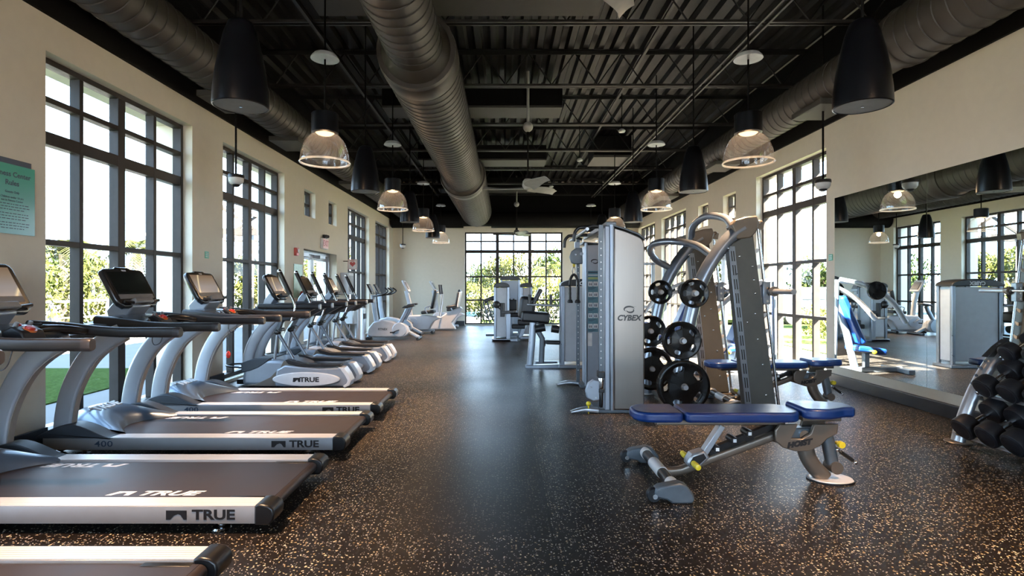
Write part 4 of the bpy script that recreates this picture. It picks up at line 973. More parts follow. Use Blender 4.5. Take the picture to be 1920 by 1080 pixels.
# ---------------------------------------------------------------- bikes in the far left corner
def upright_bike(loc, label, name='upright_bike'):
    x,y,z = loc; t = thing(name,label,'exercise bike',loc,'exercise bikes in the far left corner')
    def S(pts): return [(x+a,b) for a,b in pts]
    MB().prism(S([(-0.62,0.10),(-0.60,0.26),(-0.48,0.40),(-0.28,0.46),(-0.05,0.42),(0.06,0.36),(0.18,0.38),(0.30,0.30),(0.34,0.16),(0.24,0.07),(-0.1,0.06),(-0.5,0.06)]),'xz',y-0.11,y+0.11).build('body','white_plastic',t,bevel=0.03,seg=3)
    w = MB().lathe([(0.001,0),(0.15,0.0),(0.165,0.012),(0.165,0.018),(0.001,0.02)],(x+0.12,y-0.13,0.23),32,'y').build('crank_disc','bike_grey',t)
    MB().bar((x+0.12,y-0.15,0.23),(x-0.02,y-0.15,0.18),0.015,0.025,up=(0,1,0)).box(x-0.07,x+0.03,y-0.24,y-0.155,0.165,0.19).build('pedal','black_plastic',t)
    MB().bar((x+0.12,y+0.15,0.23),(x+0.26,y+0.15,0.28),0.015,0.025,up=(0,1,0)).box(x+0.2,x+0.30,y+0.155,y+0.24,0.27,0.295).build('pedal','black_plastic',t)
    for xx in (-0.62,0.55):
        MB().tube([(x+xx,y-0.26,0.035),(x+xx,y+0.26,0.035)],0.033,12).build('foot_bar','dark_plastic',t)
    MB().sweep(smooth([(x+0.22,y,0.22),(x+0.38,y,0.14),(x+0.55,y,0.05)],4),rrect(0.09,0.07,0.02)).sweep(smooth([(x-0.45,y,0.2),(x-0.55,y,0.10),(x-0.62,y,0.05)],4),rrect(0.09,0.07,0.02)).build('frame','bike_grey',t)
    MB().sweep([(x+0.10,y,0.34),(x+0.24,y,0.60),(x+0.29,y,0.72)],rrect(0.07,0.09,0.02)).build('seat_post','machine_silver',t)
    st = MB().prism([(x+0.16,0.72),(x+0.22,0.77),(x+0.44,0.80),(x+0.46,0.76),(x+0.30,0.72)],'xz',y-0.10,y+0.10).build('saddle','pad_black',t,bevel=0.02)
    MB().sweep([(x-0.42,y,0.40),(x-0.47,y,0.70),(x-0.50,y,1.02)],rrect(0.09,0.10,0.02)).build('mast','bike_grey',t)
    hb = MB()
    for s in (-1,1): hb.tube(smooth([(x-0.50,y,0.98),(x-0.40,y+s*0.16,1.0),(x-0.25,y+s*0.22,1.02),(x-0.12,y+s*0.20,1.10),(x-0.20,y+s*0.14,1.18)],5),0.017,8)
    hb.build('handlebar','black_plastic',t)
    Rm = Matrix.Rotation(-R(28),3,'Y')
    c = MB().obox((x-0.56,y,1.15),(0.035,0.30,0.26),Rm).build('console','console_black',t,bevel=0.02)
    MB().obox(Vector((x-0.56,y,1.15))+Rm@Vector((0.020,0,0.01)),(0.006,0.22,0.16),Rm).build('screen','console_grey',c)
    lettering('FITNEX',0.065,'ink',t,M_FRONT,(x-0.26,y-0.112,0.24),bold=0.001)
    return t
upright_bike((-2.50,12.55,0),'white upright exercise bike with a round crank disc, front of the far left corner')
upright_bike((-2.62,13.7,0),'white upright exercise bike just behind the front one in the far left corner')
def recumbent(loc, label, flip=1):
    x,y,z = loc; t = thing('recumbent_bike',label,'exercise bike',loc,'exercise bikes in the far left corner')
    MB().prism([(x-0.55,0.08),(x-0.52,0.34),(x-0.40,0.46),(x-0.05,0.47),(x+0.35,0.44),(x+0.45,0.40),(x+0.25,0.30),(x+0.12,0.08)],'xz',y-0.13,y+0.13).build('body','white_plastic',t,bevel=0.03,seg=3)
    MB().tube([(x-0.5,y-0.25,0.04),(x-0.5,y+0.25,0.04)],0.035,10).build('foot_bar','dark_plastic',t)
    MB().tube([(x+0.22,y-0.25,0.04),(x+0.22,y+0.25,0.04)],0.035,10).build('foot_bar','dark_plastic',t)
    MB().bar((x-0.45,y,0.07),(x+0.25,y,0.07),0.12,0.06).build('base_rail','bike_grey',t)
    st = MB().obox((x+0.10,y,0.55),(0.34,0.40,0.08),rotm(ry=R(-4))).build('seat','pad_black',t,bevel=0.025)
    MB().obox((x+0.25,y,0.88),(0.07,0.40,0.50),rotm(ry=R(12))).build('backrest','pad_black',t,bevel=0.03)
    MB().obox((x+0.30,y,0.86),(0.03,0.30,0.42),rotm(ry=R(12))).build('backrest_shell','white_plastic',t,bevel=0.01)
    MB().sweep([(x-0.36,y,0.42),(x-0.40,y,0.80),(x-0.48,y,1.10)],rrect(0.08,0.10,0.02)).build('mast','white_plastic',t)
    c = MB().obox((x-0.48,y,1.22),(0.05,0.34,0.34),rotm(ry=R(-28))).build('console','white_plastic',t,bevel=0.02)
    MB().obox((x-0.455,y,1.23),(0.03,0.24,0.20),rotm(ry=R(-28))).build('screen','console_grey',c)
    hb = MB()
    for s in (-1,1): hb.tube(smooth([(x+0.1,y+s*0.24,0.52),(x+0.05,y+s*0.27,0.66),(x+0.2,y+s*0.27,0.72)],4),0.015,8)
    hb.build('side_handle','silver',t)
    MB().lathe([(0.001,0),(0.12,0),(0.12,0.02),(0.001,0.02)],(x-0.28,y-0.15,0.28),24,'y').bar((x-0.28,y-0.16,0.28),(x-0.4,y-0.16,0.36),0.015,0.025,up=(0,1,0)).box(x-0.45,x-0.35,y-0.25,y-0.17,0.35,0.375).build('crank','bike_grey',t)
    return t
recumbent((-2.08,14.3,0),'recumbent bike with a tall black backrest and white body, middle of the far left corner')
recumbent((-1.60,16.0,0),'white recumbent bike at the back wall by the end of the baseboard')
# arc trainer with long swinging arms between the bikes
x,y = -1.75,15.2
t = thing('total_body_stepper','white seated stepper with tall swinging arms near the back wall','stepper',(x,y,0),None)
MB().prism([(x-0.35,0.03),(x-0.30,0.20),(x+0.15,0.48),(x+0.52,0.66),(x+0.60,0.60),(x+0.30,0.22),(x+0.42,0.03)],'xz',y-0.12,y+0.12).build('body','white_plastic',t,bevel=0.03)
for s in (-1,1): 
    a = MB().tube(smooth([(x-0.05,y+s*0.2,0.35),(x+0.02,y+s*0.24,0.8),(x+0.0,y+s*0.24,1.02)],4),0.018,8).build('swing_arm','silver',t)
    MB().tube([(x+0.0,y+s*0.24,1.0),(x-0.03,y+s*0.24,1.26)],0.028,10).build('arm_grip','black_plastic',a)
MB().obox((x+0.45,y,0.86),(0.07,0.36,0.40),rotm(ry=R(10))).build('backrest','pad_black',t,bevel=0.03)
MB().obox((x+0.50,y,0.86),(0.04,0.38,0.42),rotm(ry=R(10))).build('backrest_shell','white_plastic',t,bevel=0.02)
MB().obox((x+0.30,y,0.66),(0.30,0.36,0.07),rotm(ry=R(-8))).build('seat','pad_black',t,bevel=0.02)

# ---------------------------------------------------------------- left wall fittings
t = thing('rules_sign','glossy green acrylic sheet headed Fitness Center Rules on the left wall','sign',(XL+0.012,3.84,1.57))
MB().box(XL+0.008,XL+0.013,3.66,4.02,1.57,2.055).build('sheet','sign_sheet',t,flat=True)
MB().box(XL+0.001,XL+0.007,3.64,3.997,1.60,2.095).build('backing','ink_blue',t,flat=True)
for body,sz,z,b in (('Fitness Center',0.050,1.985,0.0009),('Rules',0.050,1.925,0.0009),('Guests Only',0.022,1.862,0.0003),('Children under 16 yrs',0.020,1.825,0.0),('not in Fitness Center',0.020,1.802,0.0)):
    lettering(body,sz,'ink_blue',t,M_PX,(XL+0.0136,3.835,z),bold=b,depth=0.0004)
mb = MB(); rng = random.Random(3)
for k in range(9):
    z = 1.775-k*0.019-(0.008 if k>2 else 0)-(0.008 if k>5 else 0); y = 3.69
    while y < 3.97-0.05*(k%3==2):
        w = rng.uniform(0.01,0.03); mb.box(XL+0.0130,XL+0.0134,y,y+w,z,z+0.005); y += w+0.007
mb.build('small_print','ink_blue',t,flat=True)
for side,x,y,z,lab in (('l',XL,6.36,1.57,'small square green sign on the pier between the two near left windows'),('r',XR,6.90,1.57,'small square green sign beside the mirror on the right wall')):
    t = thing('wall_notice',lab,'sign',(x,y,z),'small green wall signs')
    a,b = (x+0.001,x+0.006) if side=='l' else (x-0.006,x-0.001)
    MB().box(a,b,y-0.04,y+0.04,z-0.04,z+0.04).build('plate','sign_green',t,flat=True)
    a,b = (x+0.006,x+0.0068) if side=='l' else (x-0.0068,x-0.006)
    mm = MB()
    for k in range(3): mm.box(a,b,y-0.028,y+0.028,z+0.018-k*0.02,z+0.024-k*0.02)
    mm.build('print','white_ink',t,flat=True)
# fire alarm, exit sign, defibrillator sign, cabinet, bin
x,y,z = XL,9.05,1.78
t = thing('fire_alarm','red fire alarm strobe on the left wall before the glass door','fire alarm',(x,y,z))
MB().box(x+0.001,x+0.045,y-0.055,y+0.055,z-0.065,z+0.065).build('housing','sign_red',t,bevel=0.006)
MB().box(x+0.046,x+0.065,y-0.02,y+0.02,z-0.02,z+0.045).build('strobe','sign_white',t,bevel=0.004)
x,y,z = XL,10.45,2.02
t = thing('exit_sign','lit exit sign with twin lamp heads above the glass double door','exit sign',(x,y,z))
MB().box(x+0.001,x+0.05,y-0.16,y+0.16,z-0.10,z+0.10).build('housing','sign_white',t,bevel=0.006)
MB().box(x+0.051,x+0.054,y-0.15,y+0.15,z-0.09,z+0.09).build('face','sign_pink',t)
lettering('EXIT',0.15,'sign_red',t,M_PX,(x+0.055,y,z),bold=0.003)
MB().box(x+0.01,x+0.06,y-0.06,y+0.06,z+0.10,z+0.17).sphere((x+0.075,y-0.05,z+0.14),0.03,12,8).sphere((x+0.075,y+0.05,z+0.14),0.03,12,8).build('lamp_head','dark_plastic',t)
x,y,z = XL,11.75,1.68
t = thing('defibrillator_sign','small white sign with a red heart on a bracket past the glass door','sign',(x,y,z))
MB().box(x+0.10,x+0.30,y-0.004,y+0.004,z-0.11,z+0.11).build('plate','sign_white',t,flat=True)
hp = []
for k in range(32):
    a = 2*PI*k/32; hp.append((x+0.20+0.0042*16*math.sin(a)**3*0.9, z+0.01+0.0042*(13*math.cos(a)-5*math.cos(2*a)-2*math.cos(3*a)-math.cos(4*a))*0.9))
MB().prism(hp,'xz',y-0.0055,y-0.0042).build('heart','sign_red',t,flat=True)
fr = MB(); 
for a,b,c_,d_ in ((0.105,0.295,0.098,0.106),(0.105,0.295,-0.106,-0.098),(0.105,0.111,-0.1,0.1),(0.289,0.295,-0.1,0.1)): fr.box(x+a,x+b,y-0.0052,y-0.0042,z+c_,z+d_)
fr.build('border','sign_red',t,flat=True)
lettering('AED',0.045,'sign_red',t,M_FRONT,(x+0.20,y-0.0048,z+0.075),bold=0.001,depth=0.0003)
MB().box(x,x+0.10,y-0.003,y+0.003,z+0.06,z+0.075).build('bracket','dark_plastic',t)
x,y,z = XL,11.72,1.20
t = thing('wall_cabinet','white wall cabinet with a clear front below the heart sign','cabinet',(x,y,z))
MB().box(x+0.001,x+0.18,y-0.19,y+0.19,z-0.16,z+0.30).build('body','white_plastic',t,bevel=0.008)
MB().box(x+0.181,x+0.188,y-0.15,y+0.15,z-0.10,z+0.24).build('door','console_grey',t,bevel=0.004)
MB().box(x+0.189,x+0.20,y-0.13,y-0.11,z+0.02,z+0.09).build('latch','chrome',t)
t = thing('waste_bin','tall cylindrical stainless waste bin past the ellipticals at the left wall','bin',(-3.22,12.05,0))
MB().lathe([(0.001,0.0),(0.175,0.0),(0.175,0.04),(0.17,0.05),(0.17,0.70),(0.165,0.74),(0.12,0.76),(0.001,0.76)],(-3.22,12.05,0),36).build('body','stainless',t)
MB().box(-3.10,-3.05,11.96,12.14,0.50,0.62).build('flap','dark_plastic',t,bevel=0.004)
t = thing('drinking_fountain','steel drinking fountain on the left wall just past the glass door','drinking fountain',(XL+0.17,11.52,0.3))
MB().box(XL+0.001,XL+0.32,11.38,11.68,0.42,0.80).build('basin_cabinet','stainless',t,bevel=0.02)
MB().box(XL+0.03,XL+0.29,11.40,11.66,0.801,0.812).build('basin','machine_dark',t,bevel=0.003)
MB().tube(smooth([(XL+0.06,11.53,0.81),(XL+0.06,11.53,0.87),(XL+0.12,11.53,0.88)],4),0.01,8).build('spout','chrome',t)
t = MB().box(XL+0.001,XL+0.01,8.98,9.36,1.02,1.58).build('notice_board','pale_green',bevel=0.002); tag(t,'pale green glossy notice board under the fire alarm','notice board')
x,y,z = XL,9.22,0.68
t = thing('fire_extinguisher','red fire extinguisher on the left wall behind the middle elliptical','fire extinguisher',(x+0.09,y,z))
MB().lathe([(0.001,0.80),(0.06,0.80),(0.065,0.82),(0.065,1.08),(0.05,1.12),(0.02,1.14),(0.001,1.14)],(x+0.08,y,0),20).build('cylinder','sign_red',t)
MB().box(x+0.06,x+0.14,y-0.015,y+0.015,1.14,1.18).tube(smooth([(x+0.13,y,1.16),(x+0.17,y,1.1),(x+0.16,y,0.98)],4),0.008,6).build('valve','black_plastic',t)
MB().box(x+0.0,x+0.02,y-0.02,y+0.02,0.9,1.05).build('bracket','dark_plastic',t)
# ---------------------------------------------------------------- cable machine
def swoosh(parent, cx, y, cz, s, mat='ink'):
    mb = MB(); n = 26
    def arc(a0,a1,rx,ry,ox,oz,w0,w1):
        o=[];i_=[]
        for k in range(n+1):
            u=k/n; a=R(a0+(a1-a0)*u); w=w0+(w1-w0)*math.sin(PI*u)
            o.append((ox+(rx+w)*math.cos(a),oz+(ry+w)*math.sin(a))); i_.append((ox+rx*math.cos(a),oz+ry*math.sin(a)))
        return [(cx+a*s,cz+b*s) for a,b in o+i_[::-1]]
    mb.prism(arc(20,225,0.86,0.40,0,0,0.02,0.30),'xz',y-0.0012,y)
    mb.prism(arc(190,395,0.58,0.32,0.02,-0.02,0.02,0.28),'xz',y-0.0012,y)
    mb.prism([(cx+a*s,cz+b*s) for a,b in ((-0.5,0.36),(0.3,0.47),(1.25,0.52),(0.3,0.55),(-0.3,0.47))],'xz',y-0.0012,y)
    return mb.build('emblem',mat,parent,flat=True)
t = thing('cable_crossover_machine','tall brushed steel cable machine with two towers and a rope handle, right of the aisle','cable machine',(1.1,5.9,0))
pan = [(1.035,0.035),(1.325,0.035),(1.325,1.60),(1.315,1.64),(1.295,1.665),(1.26,1.685),(1.15,1.73),(1.035,1.765)]
sh = MB().prism(pan,'xz',5.20,5.56).build('shroud','steel_brush',t,bevel=0.012,seg=3)
swoosh(sh,1.185,5.199,0.985,0.055)
lettering('CYBEX',0.072,'ink',sh,M_FRONT,(1.175,5.199,0.905),sx=1.0,bold=0.003,shear=0.25)
MB().sweep([(1.02,5.38,1.785),(1.15,5.38,1.748),(1.27,5.38,1.70),(1.33,5.38,1.655)],rrect(0.37,0.02,0.008)).build('top_cap','machine_dark',t)
MB().lathe([(0.022,0.03),(0.022,1.79)],(1.02,5.215,0),18).build('post','machine_silver',t)
MB().box(0.955,1.0,5.22,5.56,0.03,1.78).build('side_panel','shroud_panel',t,bevel=0.006)
MB().box(1.0,1.035,5.25,5.54,0.03,1.76).build('inner_gap','machine_dark',t)
def rail(x,y,z1):
    r = MB().box(x-0.02,x+0.02,y-0.02,y+0.02,0.06,z1).build('guide_rail','machine_dark',t,bevel=0.003)
    mb = MB()
    for k in range(int((z1-0.25)/0.065)):
        z = 0.2+k*0.065; mb.lathe([(0.006,0),(0.006,0.001)],(x,y-0.0205,z),10,'y')
    mb.build('rail_hole','rail_alu',r)
    return r
rail(0.915,5.23,1.79); rail(0.885,6.62,1.80)
# near carriage, pulley and foot
MB().box(0.885,0.945,5.17,5.28,0.34,0.40).build('carriage','dark_plastic',t,bevel=0.006)
MB().box(0.89,0.94,5.18,5.27,0.20,0.24).build('carriage_stop','dark_plastic',t,bevel=0.006)
MB().lathe([(0.024,0.24),(0.03,0.26),(0.03,0.33),(0.024,0.35)],(0.915,5.205,0),16).build('carriage_sleeve','chrome',t)
MB().lathe([(0.012,0.06),(0.02,0.08),(0.02,0.22),(0.012,0.24)],(0.915,5.205,0),14).build('bumper','black_plastic',t)
pl_ = MB().prism([(0.90,0.31),(0.84,0.325),(0.79,0.29),(0.765,0.22),(0.78,0.15),(0.84,0.12),(0.90,0.13)],'xz',5.19,5.24).build('pulley_cover','shroud_panel',t,bevel=0.01)
for a,b in ((0.815,0.255),(0.865,0.155)): MB().lathe([(0.001,-0.004),(0.009,-0.004),(0.009,0.002),(0.001,0.002)],(a,5.188,b),12,'y').build('bolt','chrome',pl_)
MB().sphere((0.795,5.20,0.095),0.024,14,10).tube([(0.795,5.20,0.0),(0.795,5.20,0.10)],0.006,8).build('pin_knob','yellow_plastic',t)
def foot(x,y,s):
    return MB().sweep(smooth([(x+0.26,y,0.025),(x+0.15,y,0.035),(x+0.08,y-0.01,0.028),(x,y-0.02,0.012)],4),rrect(0.10,0.045,0.015),scale=[1,1,1,1,.95,.9,.85,.8,.75,.7,.62,.55,.5]).build('foot','silver',t)
foot(0.63,5.24,1); foot(0.64,6.72,1)
MB().box(0.86,1.34,5.22,5.60,0.0,0.034).box(0.90,1.34,6.50,6.86,0.0,0.034).bar((1.30,5.5,0.03),(1.30,6.6,0.03),0.06,0.06).build('base','machine_dark',t,bevel=0.006)
# far tower with its placard
ft = MB().box(0.965,1.33,6.50,6.84,0.03,1.70).build('shroud','shroud_panel',t,bevel=0.012,seg=3)
MB().lathe([(0.018,0.03),(0.018,1.72)],(0.965,6.50,0),14).build('post','machine_silver',t)
MB().sweep([(0.93,6.67,1.725),(1.33,6.67,1.70)],rrect(0.36,0.02,0.008)).build('top_cap','machine_dark',t)
swoosh(ft,1.07,6.499,1.50,0.045)
pc = MB().box(0.985,1.105,6.495,6.499,0.67,1.39).build('placard','placard_blue',ft,flat=True)
mb = MB().box(0.987,1.103,6.4935,6.495,1.335,1.345)
for k in range(4): pass
for r_ in range(5):
    z = 1.235-r_*0.125
    for c_ in range(2):
        x0 = 0.99+c_*0.06
        mb.box(x0,x0+0.052,6.4935,6.495,z-0.028,z+0.028)
mb.build('diagram_panel','white_ink',pc,flat=True)
mb = MB()
for r_ in range(5):
    z = 1.235-r_*0.125
    for c_ in range(2):
        x0 = 0.99+c_*0.06
        for k in range(2):
            a = x0+0.012+k*0.018
            mb.box(a,a+0.010,6.4925,6.4935,z-0.018,z+0.008).box(a+0.002,a+0.008,6.4925,6.4935,z+0.010,z+0.018)
    for k in range(3): mb.box(0.992,0.992+0.09-0.02*k,6.4935,6.495,z-0.045-k*0.010,z-0.041-k*0.010)
mb.box(0.99,1.10,6.4935,6.495,1.365,1.380)
mb.build('figure','ink_blue',pc,flat=True)
MB().box(0.987,1.103,6.4935,6.495,1.290,1.315).build('stripe','placard_green',pc,flat=True)
MB().box(0.985,1.035,6.495,6.499,0.50,0.655).build('warning_label','sign_white',ft,flat=True)
# hanging pulley, swivel and triceps rope
x,y,z = P(1080,481,6.6)
ph = MB().prism([(x+0.07,z+0.10),(x+0.0,z+0.105),(x-0.06,z+0.06),(x-0.085,z-0.01),(x-0.06,z-0.08),(x-0.02,z-0.095),(x+0.075,z-0.09)],'xz',y-0.045,y-0.005).build('pulley_cover','machine_dark',t,bevel=0.01)
MB().lathe([(0.001,-0.055),(0.012,-0.055),(0.012,-0.045),(0.001,-0.045)],(x-0.01,y,z+0.02),12,'y').build('bolt','chrome',ph)
MB().box(x-0.02,x+0.04,y-0.04,y-0.01,z+0.10,z+0.17).lathe([(0.02,-0.06),(0.02,0.0)],(x+0.06,y,z+0.03),12,'y').build('carriage','machine_silver',t)
xr, yr, zr = P(1076,497,6.575)
MB().sphere((xr,yr,zr),0.016,12,8,1,1,1.5).build('cable_stop','yellow_plastic',t)
MB().tube(smooth([(xr,yr,zr-0.02),(xr+0.018,yr,zr-0.06),(xr+0.012,yr,zr-0.10),(xr-0.012,yr,zr-0.10),(xr-0.018,yr,zr-0.06)],4,True),0.005,6,closed=True).build('carabiner','chrome',t)
rp = thing('rope_handle','black triceps rope handle hanging from the cable machine pulley','rope handle',(xr,yr,zr-0.11))
zt = zr-0.115
def twist(pts, r): return MB().tube(pts, r, 8, scale=[1+0.14*(i%2) for i in range(len(pts))])
rpts = smooth([(xr-0.045,yr,zt-0.31),(xr-0.048,yr,zt-0.10),(xr-0.03,yr,zt-0.03),(xr,yr,zt),(xr+0.03,yr,zt-0.03),(xr+0.048,yr,zt-0.10),(xr+0.045,yr,zt-0.31)],8)
twist(rpts,0.015).build('rope','black_plastic',rp)
for s in (-1,1): MB().lathe([(0.001,-0.02),(0.032,-0.018),(0.034,0.0),(0.022,0.022),(0.001,0.025)],(xr+s*0.045,yr,zt-0.32),18).build('end_knob','rubber',rp)
MB().tube(smooth([(xr+0.02,yr,zr+0.02),(xr+0.0,yr,zr)],2),0.004,6).build('cable','ink',t)
# overhead beam and pull-up grips
MB().bar((1.02,5.25,1.80),(1.02,6.75,1.80),0.10,0.05).build('top_beam','machine_dark',t,bevel=0.008)
for Y in (5.55,6.45):
    k = 6.45
    dx = 0.0
    pts = smooth([(0.70,Y,1.66),(0.71,Y,1.745),(0.745,Y,1.79),(0.78,Y,1.80),(1.02,Y,1.81)],5)
    MB().tube(pts,0.018,10).build('pull_up_grip','black_plastic',t)
MB().tube([(0.80,5.30,1.76),(0.80,6.65,1.76)],0.016,10).build('pull_up_bar','silver',t)
MB().tube(smooth([(0.93,5.26,1.77),(0.86,5.30,1.79),(0.80,5.35,1.76)],4),0.016,10).tube(smooth([(0.93,6.6,1.77),(0.86,6.6,1.79),(0.80,6.6,1.76)],4),0.016,10).build('bar_bracket','black_plastic',t)

# ---------------------------------------------------------------- smith machine
SY, SF = 5.10, 6.18
def A(px,py,Y=SY): return P(px,py,Y)
t = thing('smith_machine','large grey smith machine with slotted leaning uprights, curved plate horns and blue bench beside it','smith machine',(2.1,5.6,0))
def sframe(Y, near):
    def B(px,py):
        x,_,z = A(px,py); return (x,Y,z)
    arch = smooth([B(1392,428),B(1372,442),B(1345,474),B(1318,520),B(1300,570),B(1287,630),B(1276,690),B(1270,740),B(1268,780)],5)
    ar = MB().sweep(arch,circ(0.078,18,0.8,1.0),up=(0,1,0)).build('curved_leg','machine_silver',t)
    for k in (9,20): 
        p = arch[k]; MB().sphere((p.x+0.05,Y-0.065,p.z),0.014,10,6).build('bolt','chrome',ar)
    # slotted upright
    x0b,_,_ = A(1395,775); x1b,_,_ = A(1453,775); x0t,_,zt0 = A(1362,462); x1t,_,zt1 = A(1407,435)
    up = MB().prism([(x0b,0.02),(x1b,0.02),(x1t,zt1),(x0t,zt0)],'xz',Y-0.05,Y+0.05).build('upright','upright_grey',t,bevel=0.008)
    MB().prism([(x0b-0.005,0.02),(x0b+0.055,0.02),(x0t+0.055,zt0),(x0t-0.005,zt0)],'xz',Y-0.058,Y-0.0505).build('slotted_edge','machine_silver',up,bevel=0.003)
    mb = MB()
    for k in range(11):
        for c in (0.012,0.032):
            f0 = 0.08+k*0.083; f1 = f0+0.06
            def pt(f,o): return (x0b+(x0t-x0b)*f+o, 0.02+(zt0-0.02)*f)
            a=pt(f0,c); b=pt(f1,c)
            mb.prism([(a[0],a[1]),(a[0]+0.009,a[1]),(b[0]+0.009,b[1]),(b[0],b[1])],'xz',Y-0.0592,Y-0.058)
    mb.build('slot','slot_black',up,flat=True)
    for f,o in ((0.94,0.09),(0.88,0.2),(0.80,0.2),(0.72,0.2),(0.60,0.18),(0.45,0.18),(0.30,0.2),(0.12,0.2),(0.55,0.1)):
        MB().sphere((x0b+(x0t-x0b)*f+o+0.0, Y-0.052, 0.02+(zt0-0.02)*f),0.010,10,6,1,0.6,1).build('bolt','chrome',up)
    # top block
    hb = MB().prism([B(1366,424)[0::2],B(1372,414)[0::2],B(1393,408)[0::2],B(1413,406)[0::2],B(1417,418)[0::2],B(1412,436)[0::2],B(1402,447)[0::2],B(1376,450)[0::2]],'xz',Y-0.075,Y+0.075).build('top_block','taupe',t,bevel=0.012)
    # guide rod and its lugs
    r0 = B(1462,778); r1 = B(1421,428)
    MB().tube([r0,r1],0.013,12).build('guide_rod','chrome',t)
    rb = MB().bar(B(1408,420),B(1430,424),0.05,0.07).sphere(B(1424,418),0.03,12,8).build('rod_bracket','taupe',t)
    for k in range(10):
        f = 0.10+k*0.088; xa = x1b+(x1t-x1b)*f; z = 0.02+(zt1-0.02)*f
        xb = r0[0]+(r1[0]-r0[0])*f-0.012
        MB().prism([(xa-0.004,z-0.03),(xa-0.004,z+0.01),(xb-0.012,z+0.03),(xb-0.002,z+0.02),(xb-0.012,z-0.005)],'xz',Y-0.008,Y+0.008).build('catch_lug','rail_alu',t)
    # base runner
    MB().sweep([B(1262,782),B(1466,782)],rrect(0.10,0.05,0.015)).build('base_runner','taupe',t)
    MB().lathe([(0.001,0.0),(0.09,0.0),(0.10,0.008),(0.09,0.016),(0.001,0.018)],(B(1268,780)[0],Y,0),24).build('foot_plate','rail_alu',t)
sframe(SY,True); sframe(SF,False)
MB().bar((1.66,SY,0.045),(1.66,SF,0.045),0.05,0.05).bar((2.56,SY,0.045),(2.56,SF,0.045),0.05,0.05).build('base_tie','taupe',t,bevel=0.006)
MB().tube(smooth([(2.12,SY,1.76),(2.10,SY+0.15,1.86),(2.06,SY+0.5,1.92),(2.04,SF-0.25,1.86),(2.10,SF,1.74)],6),0.036,14).build('bowed_tie','machine_silver',t)
MB().tube(smooth([(1.93,SY,1.49),(1.86,SY+0.22,1.60),(1.72,SY+0.45,1.66),(1.60,SY+0.72,1.66),(1.60,SF-0.15,1.60),(1.70,SF-0.02,1.50),(1.85,SF,1.42)],6),0.036,14).build('bowed_tie','machine_silver',t)
# bar with its sleeves and hooks
bz, bx = 1.158, 2.42
def bxat(z): 
    a=A(1462,778); b=A(1421,428); f=(z-a[2])/(b[2]-a[2]); return a[0]+(b[0]-a[0])*f
bx = bxat(bz)+0.045
MB().tube([(bx,SY-0.40,bz),(bx,SF+0.40,bz)],0.015,14).build('bar','chrome',t)
for s,Y in ((-1,SY),(1,SF)):
    MB().tube([(bx,Y+s*0.02,bz),(bx,Y+s*0.42,bz)],0.024,16).build('bar_sleeve','silver',t)
    MB().lathe([(0.026,-0.03),(0.046,-0.03),(0.046,-0.005),(0.036,0.0),(0.036,0.03),(0.026,0.03)],(bx,Y+s*0.06,bz),20,'y').build('bar_collar','taupe',t)
    MB().box(bx-0.08,bx-0.01,Y-0.035,Y+0.035,bz-0.12,bz+0.09).prism([(bx-0.10,bz-0.06),(bx-0.13,bz-0.02),(bx-0.12,bz+0.04),(bx-0.08,bz+0.05),(bx-0.08,bz-0.06)],'xz',Y-0.012,Y+0.012).build('bar_carriage','machine_silver',t,bevel=0.006)
    for k in range(3): MB().lathe([(0.012,-0.045),(0.012,0.045)],(bx-0.045,Y,bz-0.09+0.06*k),12,'y').build('roller','chrome',t)
PEG = [(1.684,1.143,0.132),(1.575,0.715,0.172),(1.590,0.30,0.236)]
for Y,s in ((SY,-1),(SF,-1)):
    for px_,pz_,r_ in PEG:
        MB().tube([(px_+0.03,Y,pz_),(px_+0.03,Y-0.20,pz_)],0.022,14).lathe([(0.024,-0.07),(0.045,-0.07),(0.045,-0.055),(0.024,-0.055)],(px_+0.03,Y,pz_),18,'y').build('plate_horn','silver',t)
def plate(loc, r, label):
    x,y,z = loc; t = thing('weight_plate',label,'weight plate',loc,'black weight plates on the smith machine')
    na = 60; rad = [0.13,0.30,0.56,0.79,0.88,0.955,1.0]; th = [0.018,0.016,0.010,0.010,0.017,0.017,0.011]
    solid = set()
    for i in range(len(rad)-1):
        for k in range(na):
            if i == 2 and (k % 12) in (3,4,5,6,7,8): continue
            solid.add((i,k))
    mb = MB(); vs = []; 
    for sgn in (-1,1):
        for i,rr in enumerate(rad):
            for k in range(na):
                a = 2*PI*(k-6+3)/na+PI/2-2*PI*3/na*0
                rq = rr
                if i in (2,3) and (k%12) in (3,9): rq = rr + (0.06 if i==2 else -0.06)
                vs.append((x+r*rq*math.cos(a), y+sgn*th[i], z+r*rq*math.sin(a)))
    def vi(sg,i,k): return sg*len(rad)*na+i*na+(k%na)
    fs = []
    for (i,k) in solid:
        for sg in (0,1): fs.append((vi(sg,i,k),vi(sg,i,k+1),vi(sg,i+1,k+1),vi(sg,i+1,k)))
        if (i-1,k) not in solid: fs.append((vi(0,i,k),vi(0,i,k+1),vi(1,i,k+1),vi(1,i,k)))
        if (i+1,k) not in solid: fs.append((vi(0,i+1,k),vi(0,i+1,k+1),vi(1,i+1,k+1),vi(1,i+1,k)))
        if (i,k-1) not in solid: fs.append((vi(0,i,k),vi(0,i+1,k),vi(1,i+1,k),vi(1,i,k)))
        if (i,k+1) not in solid: fs.append((vi(0,i,k+1),vi(0,i+1,k+1),vi(1,i+1,k+1),vi(1,i,k+1)))
    mb.add(vs,fs); mb.build('plate_body','iron',t,sharp=32)
    MB().lathe([(0.024,-0.020),(0.031,-0.020),(0.031,0.020),(0.024,0.020)],(x,y,z),24,'y').build('hub_ring','taupe',t)
    return t
